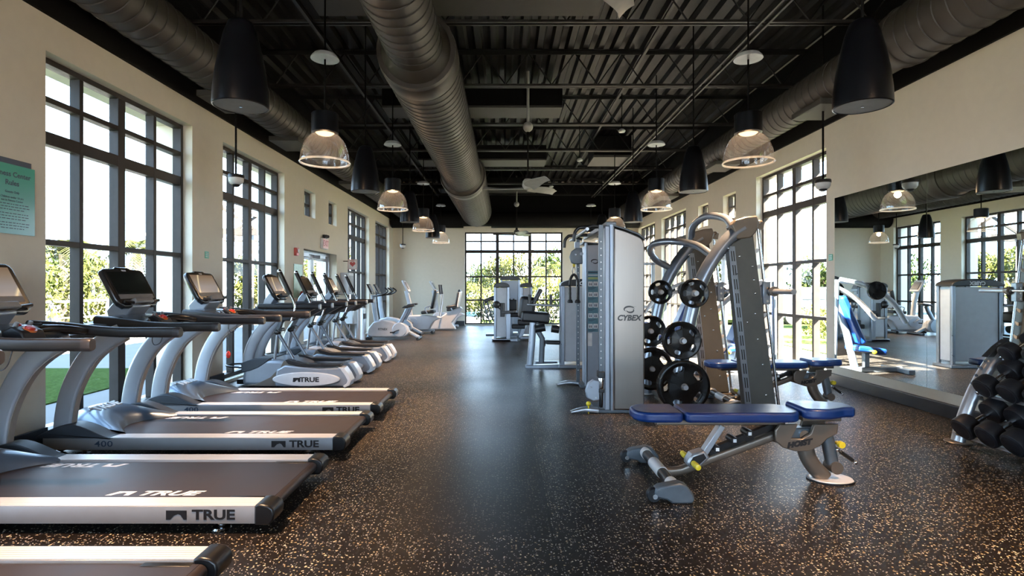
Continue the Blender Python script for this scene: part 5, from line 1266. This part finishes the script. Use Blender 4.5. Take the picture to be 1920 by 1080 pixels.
labs = [('smallest black plate, top of the near curved leg of the smith machine','small black plate second behind it on the top near horn'),
        ('middle-sized black plate halfway up the near curved leg of the smith machine',None),
        ('largest black plate, lowest on the near curved leg, partly behind the blue bench',None)]
for (a,b,r_),lb in zip(PEG,labs): plate((a+0.03,SY-0.135,b),r_,lb[0]); 
plate((PEG[2][0]+0.03,SY-0.095,PEG[2][1]),0.236,'black plate directly behind the largest front plate on the lowest near horn')
plate((PEG[1][0]+0.03,SY-0.095,PEG[1][1]),0.172,'black plate directly behind the middle-sized front plate on the near curved leg')
for (a,b,r_),lb in zip(PEG,('small black plate on the far curved leg, at eye level beside the steel panel','medium black plate on the far curved leg, half hidden by the steel panel','large black plate low on the far curved leg, half hidden by the steel panel')):
    plate((a+0.03,SF-0.135,b),r_,lb)

# ---------------------------------------------------------------- adjustable benches
def bench():
    y0,y1,yc = 3.28,3.56,3.42
    t = thing('adjustable_bench','dark blue adjustable bench in the foreground with yellow adjustment handles','bench',(1.45,3.42,0),'blue adjustable benches')
    def B(px,py,Y=yc):
        x,_,z = P(px,py,Y); return (x,z)
    def pad(name, outline, z0, z1, mat='pad_blue'):
        return MB().prism(outline,'xy',z0,z1).build(name,mat,t,bevel=0.018,seg=4)
    def rr(x0,x1,ya,yb,rl,rr_):
        pts=[]
        for cx,cy,a0,r_ in ((x1-rr_,yb-rr_,0,rr_),(x0+rl,yb-rl,90,rl),(x0+rl,ya+rl,180,rl),(x1-rr_,ya+rr_,270,rr_)):
            for k in range(9): a=R(a0+90*k/8); pts.append((cx+r_*math.cos(a),cy+r_*math.sin(a)))
        return pts
    pad('head_pad', rr(0.785,1.075,y0,y1,0.115,0.035), 0.385,0.446)
    pad('back_pad', rr(1.085,1.80,y0,y1,0.035,0.10), 0.385,0.446)
    seat = [(1.80,3.31),(1.84,3.28),(1.95,3.275),(2.01,3.30),(2.06,3.325),(2.12,3.33),(2.145,3.36),(2.145,3.48),(2.12,3.51),(2.06,3.515),(2.01,3.54),(1.95,3.565),(1.84,3.56),(1.80,3.53)]
    pad('seat_pad', seat, 0.405,0.468)
    MB().box(0.93,1.72,3.37,3.47,0.352,0.384).build('back_frame','taupe',t,bevel=0.006)
    MB().box(1.83,2.07,3.37,3.47,0.375,0.404).build('seat_frame','taupe',t,bevel=0.006)
    for s,ya in ((-1,3.345),(1,3.475)):
        ol = [(1452,806),(1452,826),(1466,838),(1488,845),(1513,845),(1535,836),(1549,822),(1568,812),(1570,794),(1524,795),(1518,812),(1502,822),(1482,821),(1490,806),(1494,794),(1460,795)]
        pp = [B(a,b,3.36) for a,b in ol]
        q = MB().prism(pp,'xz',ya,ya+0.022).build('pivot_plate','taupe',t,bevel=0.006)
        if s < 0:
            c_,s_ = math.cos(R(10)),math.sin(R(10)); M = M_FRONT @ Matrix(((c_,-s_,0),(s_,c_,0),(0,0,1)))
            lettering('HOIST',0.043,'ink',q,M,(B(1498,832,3.345)[0],ya-0.0005,B(1498,832,3.345)[1]),sx=1.2,bold=0.0035,shear=0.3)
    MB().lathe([(0.03,3.367),(0.03,3.475)],(B(1500,812)[0],0,B(1500,812)[1]),18,'y').build('pivot_pin','chrome',t)
    MB().box(B(1470,808)[0],B(1535,808)[0],3.38,3.46,B(0,830)[1],B(0,800)[1]).build('pivot_core','machine_dark',t,bevel=0.01)
    # rear leg and its shoe
    pth = smooth([(B(1508,832)[0],yc,B(1508,832)[1]),(B(1514,855)[0],yc,B(1514,855)[1]),(B(1526,875)[0],yc,B(1526,875)[1]),(B(1545,891)[0],yc,0.015)],5)
    MB().sweep(pth,rrect(0.075,0.095,0.03),up=(1,0,0.01)).build('rear_leg','taupe',t)
    MB().sweep([(B(1548,808)[0],yc,B(0,808)[1]),(B(1560,868)[0],yc,B(0,868)[1])],rrect(0.06,0.07,0.02),up=(1,0,0.01)).build('seat_post','machine_dark',t)
    MB().lathe([(0.001,3.375),(0.038,3.375),(0.038,3.465),(0.001,3.465)],(B(1562,878)[0],0,B(1562,874)[1]),20,'y').build('post_shoe','taupe',t)
    MB().prism([(2.03+0.135*math.cos(2*PI*k/32)*(1 if abs(math.cos(2*PI*k/32))<0.9 else 0.95),yc+0.10*math.sin(2*PI*k/32)) for k in range(32)],'xy',0.0,0.014).build('rear_foot','rail_alu',t,bevel=0.005)
    MB().prism([(2.03+0.142*math.cos(2*PI*k/32),yc+0.107*math.sin(2*PI*k/32)) for k in range(32)],'xy',0.0,0.008).build('foot_rubber','rubber',t)
    # yellow pull pin and grip handle
    kx,kz = B(1567,829); MB().lathe([(0.001,-0.03),(0.020,-0.028),(0.022,-0.005),(0.012,0.01),(0.012,0.03)],(kx,3.38,kz),18,'y').build('pull_knob','yellow_plastic',t)
    a = (B(1566,841)[0],3.40,B(1566,841)[1]); b=(B(1600,865)[0],3.40,B(1600,865)[1])
    h = MB().tube([a,b],0.007,8).sphere(b,0.014,10,8).sphere(a,0.014,10,8).build('transport_handle','chrome',t)
    av,bv = Vector(a),Vector(b); MB().tube([av.lerp(bv,0.18),av.lerp(bv,0.84)],0.013,10).build('handle_grip','black_plastic',h)
    # diagonal spine with notches
    sp = smooth([(0.955,yc,0.062),(1.02,yc,0.052),(1.10,yc,0.060),(1.19,yc,0.098)],4)+[Vector((B(1452,816)[0],yc,B(1452,816)[1]))]
    MB().sweep(sp,rrect(0.055,0.050,0.014)).build('spine','taupe',t)
    nb = MB().bar((1.27,yc,0.175),(1.66,yc,0.335),0.035,0.035).build('ladder','black_plastic',t)
    for px_,py_ in ((1340,840),(1372,824),(1400,811)):
        x,z = B(px_,py_); q = MB().lathe([(0.001,3.375),(0.021,3.375),(0.022,3.38),(0.022,3.465),(0.001,3.465)],(x,0,z+0.004),18,'y').bar((x,yc,z),(x+0.02,yc,z-0.05),0.05,0.03,up=(0,1,0)).build('ladder_stop','black_plastic',t)
        MB().box(x-0.010,x+0.010,3.372,3.3745,z-0.006,z+0.014).build('number_tag','white_ink',q,flat=True)
    # adjusting strut with clevis
    x0,z0 = B(1352,797); x1,z1 = B(1318,850)
    st = MB().bar((x0,yc,z0),(x1,yc,z1),0.06,0.034,up=(0.8,0,0.5)).build('adjust_strut','silver',t,bevel=0.003)
    mm = MB()
    for k in range(3):
        f = 0.35+0.13*k; mm.lathe([(0.004,0),(0.004,0.001)],(x0+(x1-x0)*f-0.018,yc,z0+(z1-z0)*f+0.011),8,'y',rot=rotm(rz=R(90)))
    x,z = B(1300,862)
    cl = MB().prism([(x1+0.03,z1-0.015),(x1-0.005,z1+0.03),(x-0.02,z+0.045),(x-0.048,z-0.0),(x-0.05,z-0.025),(x-0.02,z-0.042),(x+0.03,z-0.03)],'xz',3.375,3.465).build('clevis','silver',t,bevel=0.012)
    MB().prism([(x1+0.005,z1-0.015),(x1-0.012,z1+0.012),(x-0.018,z+0.030),(x-0.036,z-0.0),(x-0.035,z-0.018),(x-0.015,z-0.026),(x+0.015,z-0.02)],'xz',3.370,3.3745).build('clevis_inset','black_plastic',cl,bevel=0.002)
    hx,hz = 1.155,0.122
    MB().tube([(hx,3.34,hz),(hx,3.50,hz)],0.009,10).build('handle_rod','chrome',t)
    for ya,yb in ((3.27,3.36),(3.48,3.57)): MB().lathe([(0.001,ya),(0.017,ya+0.004),(0.019,(ya+yb)/2),(0.017,yb-0.004),(0.001,yb)],(hx,0,hz),16,'y').build('adjust_handle','yellow_plastic',t)
    # front cross foot
    MB().tube([(0.955,3.10,0.075),(0.955,3.74,0.075)],0.033,16).build('cross_tube','black_plastic',t)
    for a,b in ((3.10,3.16),(3.32,3.52),(3.68,3.74)): MB().tube([(0.955,a,0.075),(0.955,b,0.075)],0.0365,18).build('tube_sleeve','rail_alu',t)
    for k,Y in ((0,3.07),(1,3.765)):
        f = MB().prism([(0.83,0.035),(0.835,0.078),(0.86,0.095),(0.97,0.115),(1.01,0.10),(1.045,0.055),(1.055,0.022),(1.04,0.0),(0.93,0.0),(0.90,0.02)],'xz',Y-0.035,Y+0.035).build('front_foot','machine_dark' ,t,bevel=0.010)
        MB().lathe([(0.001,Y-0.022),(0.036,Y-0.022),(0.040,Y-0.012),(0.040,Y+0.012),(0.036,Y+0.022),(0.001,Y+0.022)],(0.832,0,0.041),20,'y').build('wheel','rubber',f)
        MB().lathe([(0.001,Y-0.040),(0.014,Y-0.040),(0.014,Y-0.022),(0.001,Y-0.022)],(0.832,0,0.041),14,'y').build('wheel_bolt','chrome',f)
    return t
bn = bench()
b2 = dup(bn,(1.45+1.26,5.60,0),'dark blue adjustable bench standing inside the smith machine, behind the first bench')

# ---------------------------------------------------------------- dumbbell rack by the mirror
t = thing('dumbbell_rack','three-tier grey dumbbell rack with curved legs in front of the mirror','dumbbell rack',(3.7,3.2,0))
for Y in (4.24,2.2):
    pth = smooth([(3.50,Y,0.01),(3.53,Y,0.14),(3.585,Y,0.30),(3.66,Y,0.46),(3.745,Y,0.60),(3.83,Y,0.70),(3.88,Y,0.745)],5)
    l = MB().sweep(pth,circ(0.045,18,0.9,1.15),up=(0,1,0)).build('front_leg','silver',t)
    MB().lathe([(0.001,0),(0.085,0.0),(0.09,0.006),(0.085,0.012),(0.001,0.014)],(3.50,Y,0),28).build('foot_plate','taupe',l)
    MB().sweep(smooth([(3.86,Y-0.02,0.74),(3.93,Y-0.02,0.70),(3.975,Y-0.02,0.45),(3.99,Y-0.02,0.02)],5),circ(0.036,14)).build('rear_leg','machine_dark',t)
    mb = MB()
    for k in range(8):
        p = pth[14+k*2] if 14+k*2 < len(pth) else pth[-1]
        mb.sphere((p.x-0.045,Y-0.01,p.z+0.03),0.011,8,6)
    mb.build('bolt_row','machine_dark',l)
    MB().prism([(3.70,0.66),(3.78,0.66),(3.90,0.76),(3.86,0.80),(3.78,0.74)],'xz',Y-0.03,Y+0.03).build('top_bracket','dark_plastic',t,bevel=0.006)
TIERS = [(3.47,0.075,0.22,0.13),(3.62,0.385,0.20,0.13),(3.80,0.655,0.14,0.08)]
for (x,z,w,rise) in TIERS:
    dx = w
    MB().bar((x,4.24,z),(x,2.2,z),0.03,0.02).bar((x+dx,4.24,z+rise),(x+dx,2.2,z+rise),0.03,0.02).build('shelf_rail','silver',t)
    MB().sphere((x-0.005,4.19,z+0.01),0.022,12,8).build('rail_bolt','chrome',t)
def dumbbell(r=0.088):
    t = thing('dumbbell','','dumbbell',(0,0,0),'black dumbbells on the rack')
    for s in (-1,1):
        h = MB().lathe([(0.001,s*0.175),(r*0.86,s*0.175),(r*0.97,s*0.168),(r,s*0.155),(r,s*0.085),(r*0.94,s*0.072),(0.001,s*0.068)],(0,0,0),20,'x').build('head','rubber',t)
        MB().lathe([(r*0.78,s*0.1752),(r*0.82,s*0.1762),(r*0.84,s*0.1752)],(0,0,0),24,'x',caps=False).build('head_ring','dark_plastic',h)
    MB().lathe([(0.017,-0.07),(0.019,0.0),(0.017,0.07)],(0,0,0),14,'x').build('handle','chrome',t)
    return t
db = dumbbell(); fst = True
for ti,(x,z,w,rise) in enumerate(TIERS):
    ang = -math.atan2(rise,w)
    sp = [0.205,0.20,0.19][ti]; sc = [1.0,0.92,0.78][ti]
    n = 9
    for k in range(n):
        Y = 4.07-k*sp
        if Y < 2.35: break
        tn = ['lowest','middle','top'][ti]
        where = ['at the far end','second from the far end','third from the far end','fourth from the far end','fifth from the far end','sixth from the far end','seventh from the far end','eighth from the far end','ninth from the far end'][k]
        lab = 'black round-headed dumbbell on the %s shelf of the rack, %s' % (tn, where)
        o = db if fst else dup(db,(0,0,0),lab); fst = False
        o['label'] = lab
        hyp = math.hypot(w,rise)
        nx,nz = -rise/hyp, w/hyp; r_ = 0.088*sc+0.012
        o.location = (x+w*0.5+nx*r_, Y, z+rise*0.5+nz*r_); o.rotation_euler = (0,ang,0); o.scale = (sc,sc,sc)
        o['group'] = 'black dumbbells on the %s shelf' % tn

# ---------------------------------------------------------------- weight-stack machines
def tower(t, x0,x1,y0,y1,h, cap='x', silver='machine_silver', panel='shroud_white'):
    for x in (x0,x1):
        for y in (y0,y1):
            MB().box(x-0.025,x+0.025,y-0.025,y+0.025,0.02,h-0.02).build('tower_post',silver,t,bevel=0.008)
    MB().box(x0+0.03,x1-0.03,y0-0.005,y1+0.005,0.10,h-0.04).build('front_panel',panel,t,bevel=0.006)
    MB().box(x0-0.005,x1+0.005,y0+0.03,y1-0.03,0.10,h-0.04).build('side_panel',panel,t,bevel=0.006)
    pts = []
    if cap == 'y':
        w = (y1-y0)/2+0.035; c = (y0+y1)/2
        for k in range(17):
            a = PI*k/16; pts.append((c+w*math.cos(a)*1.0, h-0.03+0.11*max(0,math.sin(a))**0.7))
        MB().prism(pts,'yz',x0-0.035,x1+0.035).build('top_cap','dark_plastic',t,bevel=0.012)
    else:
        w = (x1-x0)/2+0.035; c = (x0+x1)/2
        for k in range(17):
            a = PI*k/16; pts.append((c+w*math.cos(a)*1.0, h-0.03+0.11*max(0,math.sin(a))**0.7))
        MB().prism(pts,'xz',y0-0.035,y1+0.035).build('top_cap','dark_plastic',t,bevel=0.012)
    MB().box(x0-0.06,x1+0.06,y0-0.05,y1+0.05,0.0,0.05).build('tower_base',silver,t,bevel=0.01)
G = 'weight-stack machines right of the aisle'
# leg extension in front of the cable machine
t = thing('leg_machine','silver weight-stack leg machine with dark seat and roller pads, behind the cable machine','weight machine',(1.1,8.3,0),G)
tower(t,0.86,1.56,8.12,8.38,1.24,'x')
Y = 8.15
def Q(px,py,Y=8.2): return P(px,py,Y)
lettering('CYBEX',0.075,'white_ink',t,M_FRONT,(1.22,8.084,1.25),bold=0.003)
MB().sweep([Q(1000,600),Q(997,645),Q(993,690)],rrect(0.09,0.10,0.02),up=(1,0,0.01)).build('front_leg','machine_silver',t)
MB().sweep([Q(1005,614),Q(1017,635),Q(1015,680)],rrect(0.07,0.08,0.02),up=(1,0,0.01)).build('inner_leg','machine_dark',t)
MB().bar(Q(985,688),Q(1050,686),0.12,0.06).bar(Q(1003,680,8.55),Q(1050,680,8.55),0.08,0.05).build('base_rail','machine_silver',t,bevel=0.01)
MB().obox(Q(1003,594),(0.42,0.36,0.16),rotm(ry=R(4))).build('seat','pad_black',t,bevel=0.035)
MB().obox(Q(988,577,8.3),(0.24,0.34,0.34),rotm(ry=R(8))).build('seat_back','pad_black',t,bevel=0.05)
MB().obox(Q(1006,557,8.25),(0.06,0.28,0.27),rotm(ry=R(28))).build('chest_pad','dark_plastic',t,bevel=0.02)
MB().tube([Q(988,571,8.1),Q(1048,573,8.1)],0.018,10).build('cross_arm','silver',t)
for px_ in (993,1033): MB().tube([Q(px_,571,8.1),Q(px_,552,8.1)],0.022,10).build('hand_grip','black_plastic',t)
for a,b in (((1003,617),(1022,614)),((1034,616),(1048,618))):
    MB().tube([Q(a[0],a[1],8.05),Q(b[0],b[1],8.05)],0.055,16).build('roller_pad','pad_black',t)
MB().bar(Q(1023,641),Q(1050,642),0.16,0.06).build('foot_roller','pad_black',t,bevel=0.02)
MB().tube(smooth([Q(1012,616),Q(1018,632),Q(1022,645),Q(1014,662)],4),0.012,8).build('lever','machine_silver',t)
# far cluster
t = thing('chest_machine','weight-stack machine with a slim silver tower, left end of the far cluster','weight machine',(-0.1,12.2,0),G)
tower(t,-0.21,0.08,12.1,12.55,1.22,'x')
def Q(px,py,Y=12.1): return P(px,py,Y)
MB().bar(Q(953,640),Q(953,588),0.09,0.09,up=(0,1,0)).build('front_leg','machine_silver',t,bevel=0.01)
MB().bar(Q(940,586),Q(965,584),0.10,0.06).build('arm_beam','dark_plastic',t,bevel=0.01)
MB().sphere(Q(931,571),0.085,14,10).build('counterweight','dark_plastic',t)
MB().tube([Q(942,594),Q(942,568)],0.05,12).build('side_pad','pad_black',t)
MB().tube(smooth([Q(931,574),Q(938,580),Q(944,587)],4),0.014,8).build('lever','black_plastic',t)
MB().box(-0.28,0.28,12.05,12.75,0.0,0.06).build('base','machine_silver',t,bevel=0.01)
t = thing('pulldown_machine','tallest weight-stack machine of the far cluster, wide dark top cap','weight machine',(0.12,13.7,0),G)
tower(t,-0.08,0.36,13.6,13.95,1.40,'x',panel='shroud_panel')
def Q(px,py,Y=13.3): return P(px,py,Y)
MB().obox(Q(958,572),(0.30,0.12,0.26),rotm(ry=0)).build('backrest','pad_black',t,bevel=0.03)
MB().obox(Q(960,590,13.1),(0.42,0.34,0.10)).build('seat','pad_black',t,bevel=0.03)
for px_ in (949,956,963): MB().tube([Q(px_,560),Q(px_+3,585)],0.022,8).build('grip','dark_plastic',t)
MB().bar(Q(958,632),Q(958,592),0.10,0.10,up=(0,1,0)).box(-0.08,0.33,13.3,13.5,0.0,0.06).build('seat_post','machine_silver',t,bevel=0.01)
t = thing('row_machine','weight-stack machine with a raised handle pad, right end of the far cluster','weight machine',(0.5,12.9,0),G)
tower(t,0.40,0.62,12.8,13.2,1.22,'x')
def Q(px,py,Y=12.3): return P(px,py,Y)
MB().obox(Q(985,604),(0.34,0.34,0.12)).build('seat','pad_black',t,bevel=0.03)
MB().obox(Q(972,612),(0.30,0.16,0.10)).build('foot_pad','pad_black',t,bevel=0.02)
MB().bar(Q(975,634),Q(984,608),0.09,0.09,up=(0,1,0)).bar(Q(975,633),Q(992,633),0.14,0.06).build('frame','machine_silver',t,bevel=0.01)
MB().tube([Q(990,604),Q(998,590),Q(1000,575)],0.03,8).build('lever','machine_dark',t)
# small back-extension frame by the window
t = thing('back_extension_bench','dark padded bench on thin legs near the back window','bench',P(915,610,13.6)[:2]+(0,),None)
def Q(px,py,Y=13.6): return P(px,py,Y)
MB().obox(Q(918,561),(0.28,0.30,0.09),rotm(ry=R(-22))).build('pad','pad_black',t,bevel=0.02)
MB().tube([Q(906,566),Q(918,603)],0.018,8).tube([Q(913,566),Q(926,603)],0.018,8).tube([Q(906,566,13.9),Q(918,603,13.9)],0.018,8).tube([Q(918,604.5,13.6),Q(918,604.0,14.0)],0.018,8).build('frame','machine_dark',t)
MB().box(Q(911,0)[0],Q(928,0)[0],13.5,14.0,0.0,0.04).build('base','machine_dark',t,bevel=0.008)
# plate-loaded press with blue pads by the right window
def press(loc, label, s=1.0, name='chest_press'):
    x,y,z = loc; t = thing(name,label,'press machine',loc,'blue-padded machines by the right windows')
    MB().obox((x-0.05,y,0.32),(0.42,0.32,0.09),rotm(ry=R(-8))).build('seat','pad_blue',t,bevel=0.03)
    MB().obox((x+0.20,y,0.74),(0.09,0.30,0.72),rotm(ry=R(24))).build('backrest','pad_blue',t,bevel=0.03)
    MB().sweep([(x+0.42,y,1.12),(x+0.22,y,0.55),(x+0.10,y,0.04)],rrect(0.08,0.08,0.02)).bar((x-0.55,y,0.04),(x+0.60,y,0.04),0.09,0.07).bar((x-0.05,y,0.27),(x-0.05,y,0.04),0.07,0.07,up=(0,1,0)).build('frame','machine_silver',t,bevel=0.006)
    MB().bar((x+0.55,y-0.42,0.035),(x+0.55,y+0.42,0.035),0.09,0.06).bar((x-0.5,y-0.28,0.035),(x-0.5,y+0.28,0.035),0.09,0.06).build('cross_foot','machine_silver',t,bevel=0.006)
    for q in (-1,1):
        MB().tube(smooth([(x+0.50,y+q*0.30,1.30),(x+0.20,y+q*0.36,1.22),(x-0.15,y+q*0.36,1.02),(x-0.40,y+q*0.30,0.72)],5),0.035,12).build('press_arm','shroud_white',t)
        MB().tube([(x-0.40,y+q*0.30,0.74),(x-0.44,y+q*0.14,0.76)],0.018,10).build('hand_grip','black_plastic',t)
        MB().tube([(x+0.52,y+q*0.28,1.30),(x+0.55,y+q*0.25,0.05)],0.03,12).build('rear_upright','machine_silver',t)
        MB().lathe([(0.03,-0.02),(0.12,-0.02),(0.125,0.0),(0.12,0.02),(0.03,0.02)],(x+0.1,y+q*0.45,1.15),24,'y').tube([(x+0.1,y+q*0.34,1.15),(x+0.1,y+q*0.52,1.15)],0.02,10).build('plate','iron',t)
    MB().sphere((x-0.05,y-0.19,0.30),0.03,12,8).build('pull_knob','yellow_plastic',t)
    return t
press((3.14,7.75,0),'blue-padded plate-loaded press by the near right window, behind the smith machine')
press((3.0,9.9,0),'second blue-padded press farther back by the glass door on the right')
t = thing('squat_rack_frame','tall silver frame machine with crossbars, far right beyond the presses','weight frame',(2.9,11.9,0),'')

for x in (2.45,3.35):
    for y in (11.5,12.4): MB().box(x-0.035,x+0.035,y-0.035,y+0.035,0.0,1.75).build('upright','machine_silver',t,bevel=0.006)
    MB().bar((x,11.5,1.72),(x,12.4,1.72),0.06,0.06).bar((x,11.4,0.03),(x,12.5,0.03),0.07,0.05).build('side_rail','machine_silver',t)
for z in (1.72,0.75): MB().bar((2.45,12.4,z),(3.35,12.4,z),0.06,0.06).build('cross_rail','machine_silver',t)
MB().tube([(2.2,11.45,1.2),(3.6,11.45,1.2)],0.015,10).build('bar','chrome',t)
MB().obox((2.9,12.0,0.42),(0.30,0.9,0.07)).bar((2.9,11.6,0.38),(2.9,11.6,0.0),0.06,0.06,up=(0,1,0)).bar((2.9,12.35,0.38),(2.9,12.35,0.0),0.06,0.06,up=(0,1,0)).build('pad','pad_blue',t,bevel=0.01)
# ---------------------------------------------------------------- light, sky, camera
s = bpy.data.lights.new('sun','SUN'); s.energy = 420.0; s.angle = R(0.6); s.color = (1.0,0.90,0.76)
so = bpy.data.objects.new('sun', s); C.objects.link(so)
d = Vector((-1.0,0.37,-1.0)); so.rotation_euler = d.to_track_quat('-Z','Y').to_euler(); so.location = (12,0,14)
w = bpy.data.worlds.new('sky'); bpy.context.scene.world = w; w.use_nodes = True; n = w.node_tree
for x in list(n.nodes): n.nodes.remove(x)
out = n.nodes.new('ShaderNodeOutputWorld'); bg = n.nodes.new('ShaderNodeBackground'); tc = n.nodes.new('ShaderNodeTexCoord')
sx = n.nodes.new('ShaderNodeSeparateXYZ'); L(n, tc.outputs['Generated'], sx.inputs[0])
r = ramp(n, [(0.0,(0.60,0.76,0.92)),(0.5,(0.66,0.82,1.0)),(0.62,(0.54,0.76,1.0)),(1.0,(0.36,0.62,1.0))])
mr = n.nodes.new('ShaderNodeMapRange'); mr.inputs['From Min'].default_value = -1; L(n, sx.outputs[2], mr.inputs['Value'])
L(n, mr.outputs[0], r.inputs[0]); L(n, r.outputs[0], bg.inputs[0]); bg.inputs[1].default_value = SKY
L(n, bg.outputs[0], out.inputs[0])
cam = bpy.data.cameras.new('camera'); co = bpy.data.objects.new('camera', cam); C.objects.link(co)
co.location = (0,0,EYE); co.rotation_euler = (R(90),0,0)
cam.sensor_width = 36; cam.lens = 36*FPX/1920; cam.shift_x = (960-CX)/1920; cam.shift_y = -(540-CY)/1920
cam.clip_start = 0.05; cam.clip_end = 300
sc = bpy.context.scene; sc.camera = co
sc.view_settings.view_transform = 'Standard'; sc.view_settings.look = 'None'; sc.view_settings.exposure = EXPO; sc.view_settings.gamma = 1
sc.view_settings.use_curve_mapping = False
try:
    sc.cycles.use_denoising = True; sc.cycles.max_bounces = 10; sc.cycles.diffuse_bounces = 5; sc.cycles.glossy_bounces = 5
    sc.cycles.transparent_max_bounces = 16; sc.cycles.sample_clamp_indirect = 6; sc.cycles.caustics_reflective = False; sc.cycles.caustics_refractive = False
except Exception: pass
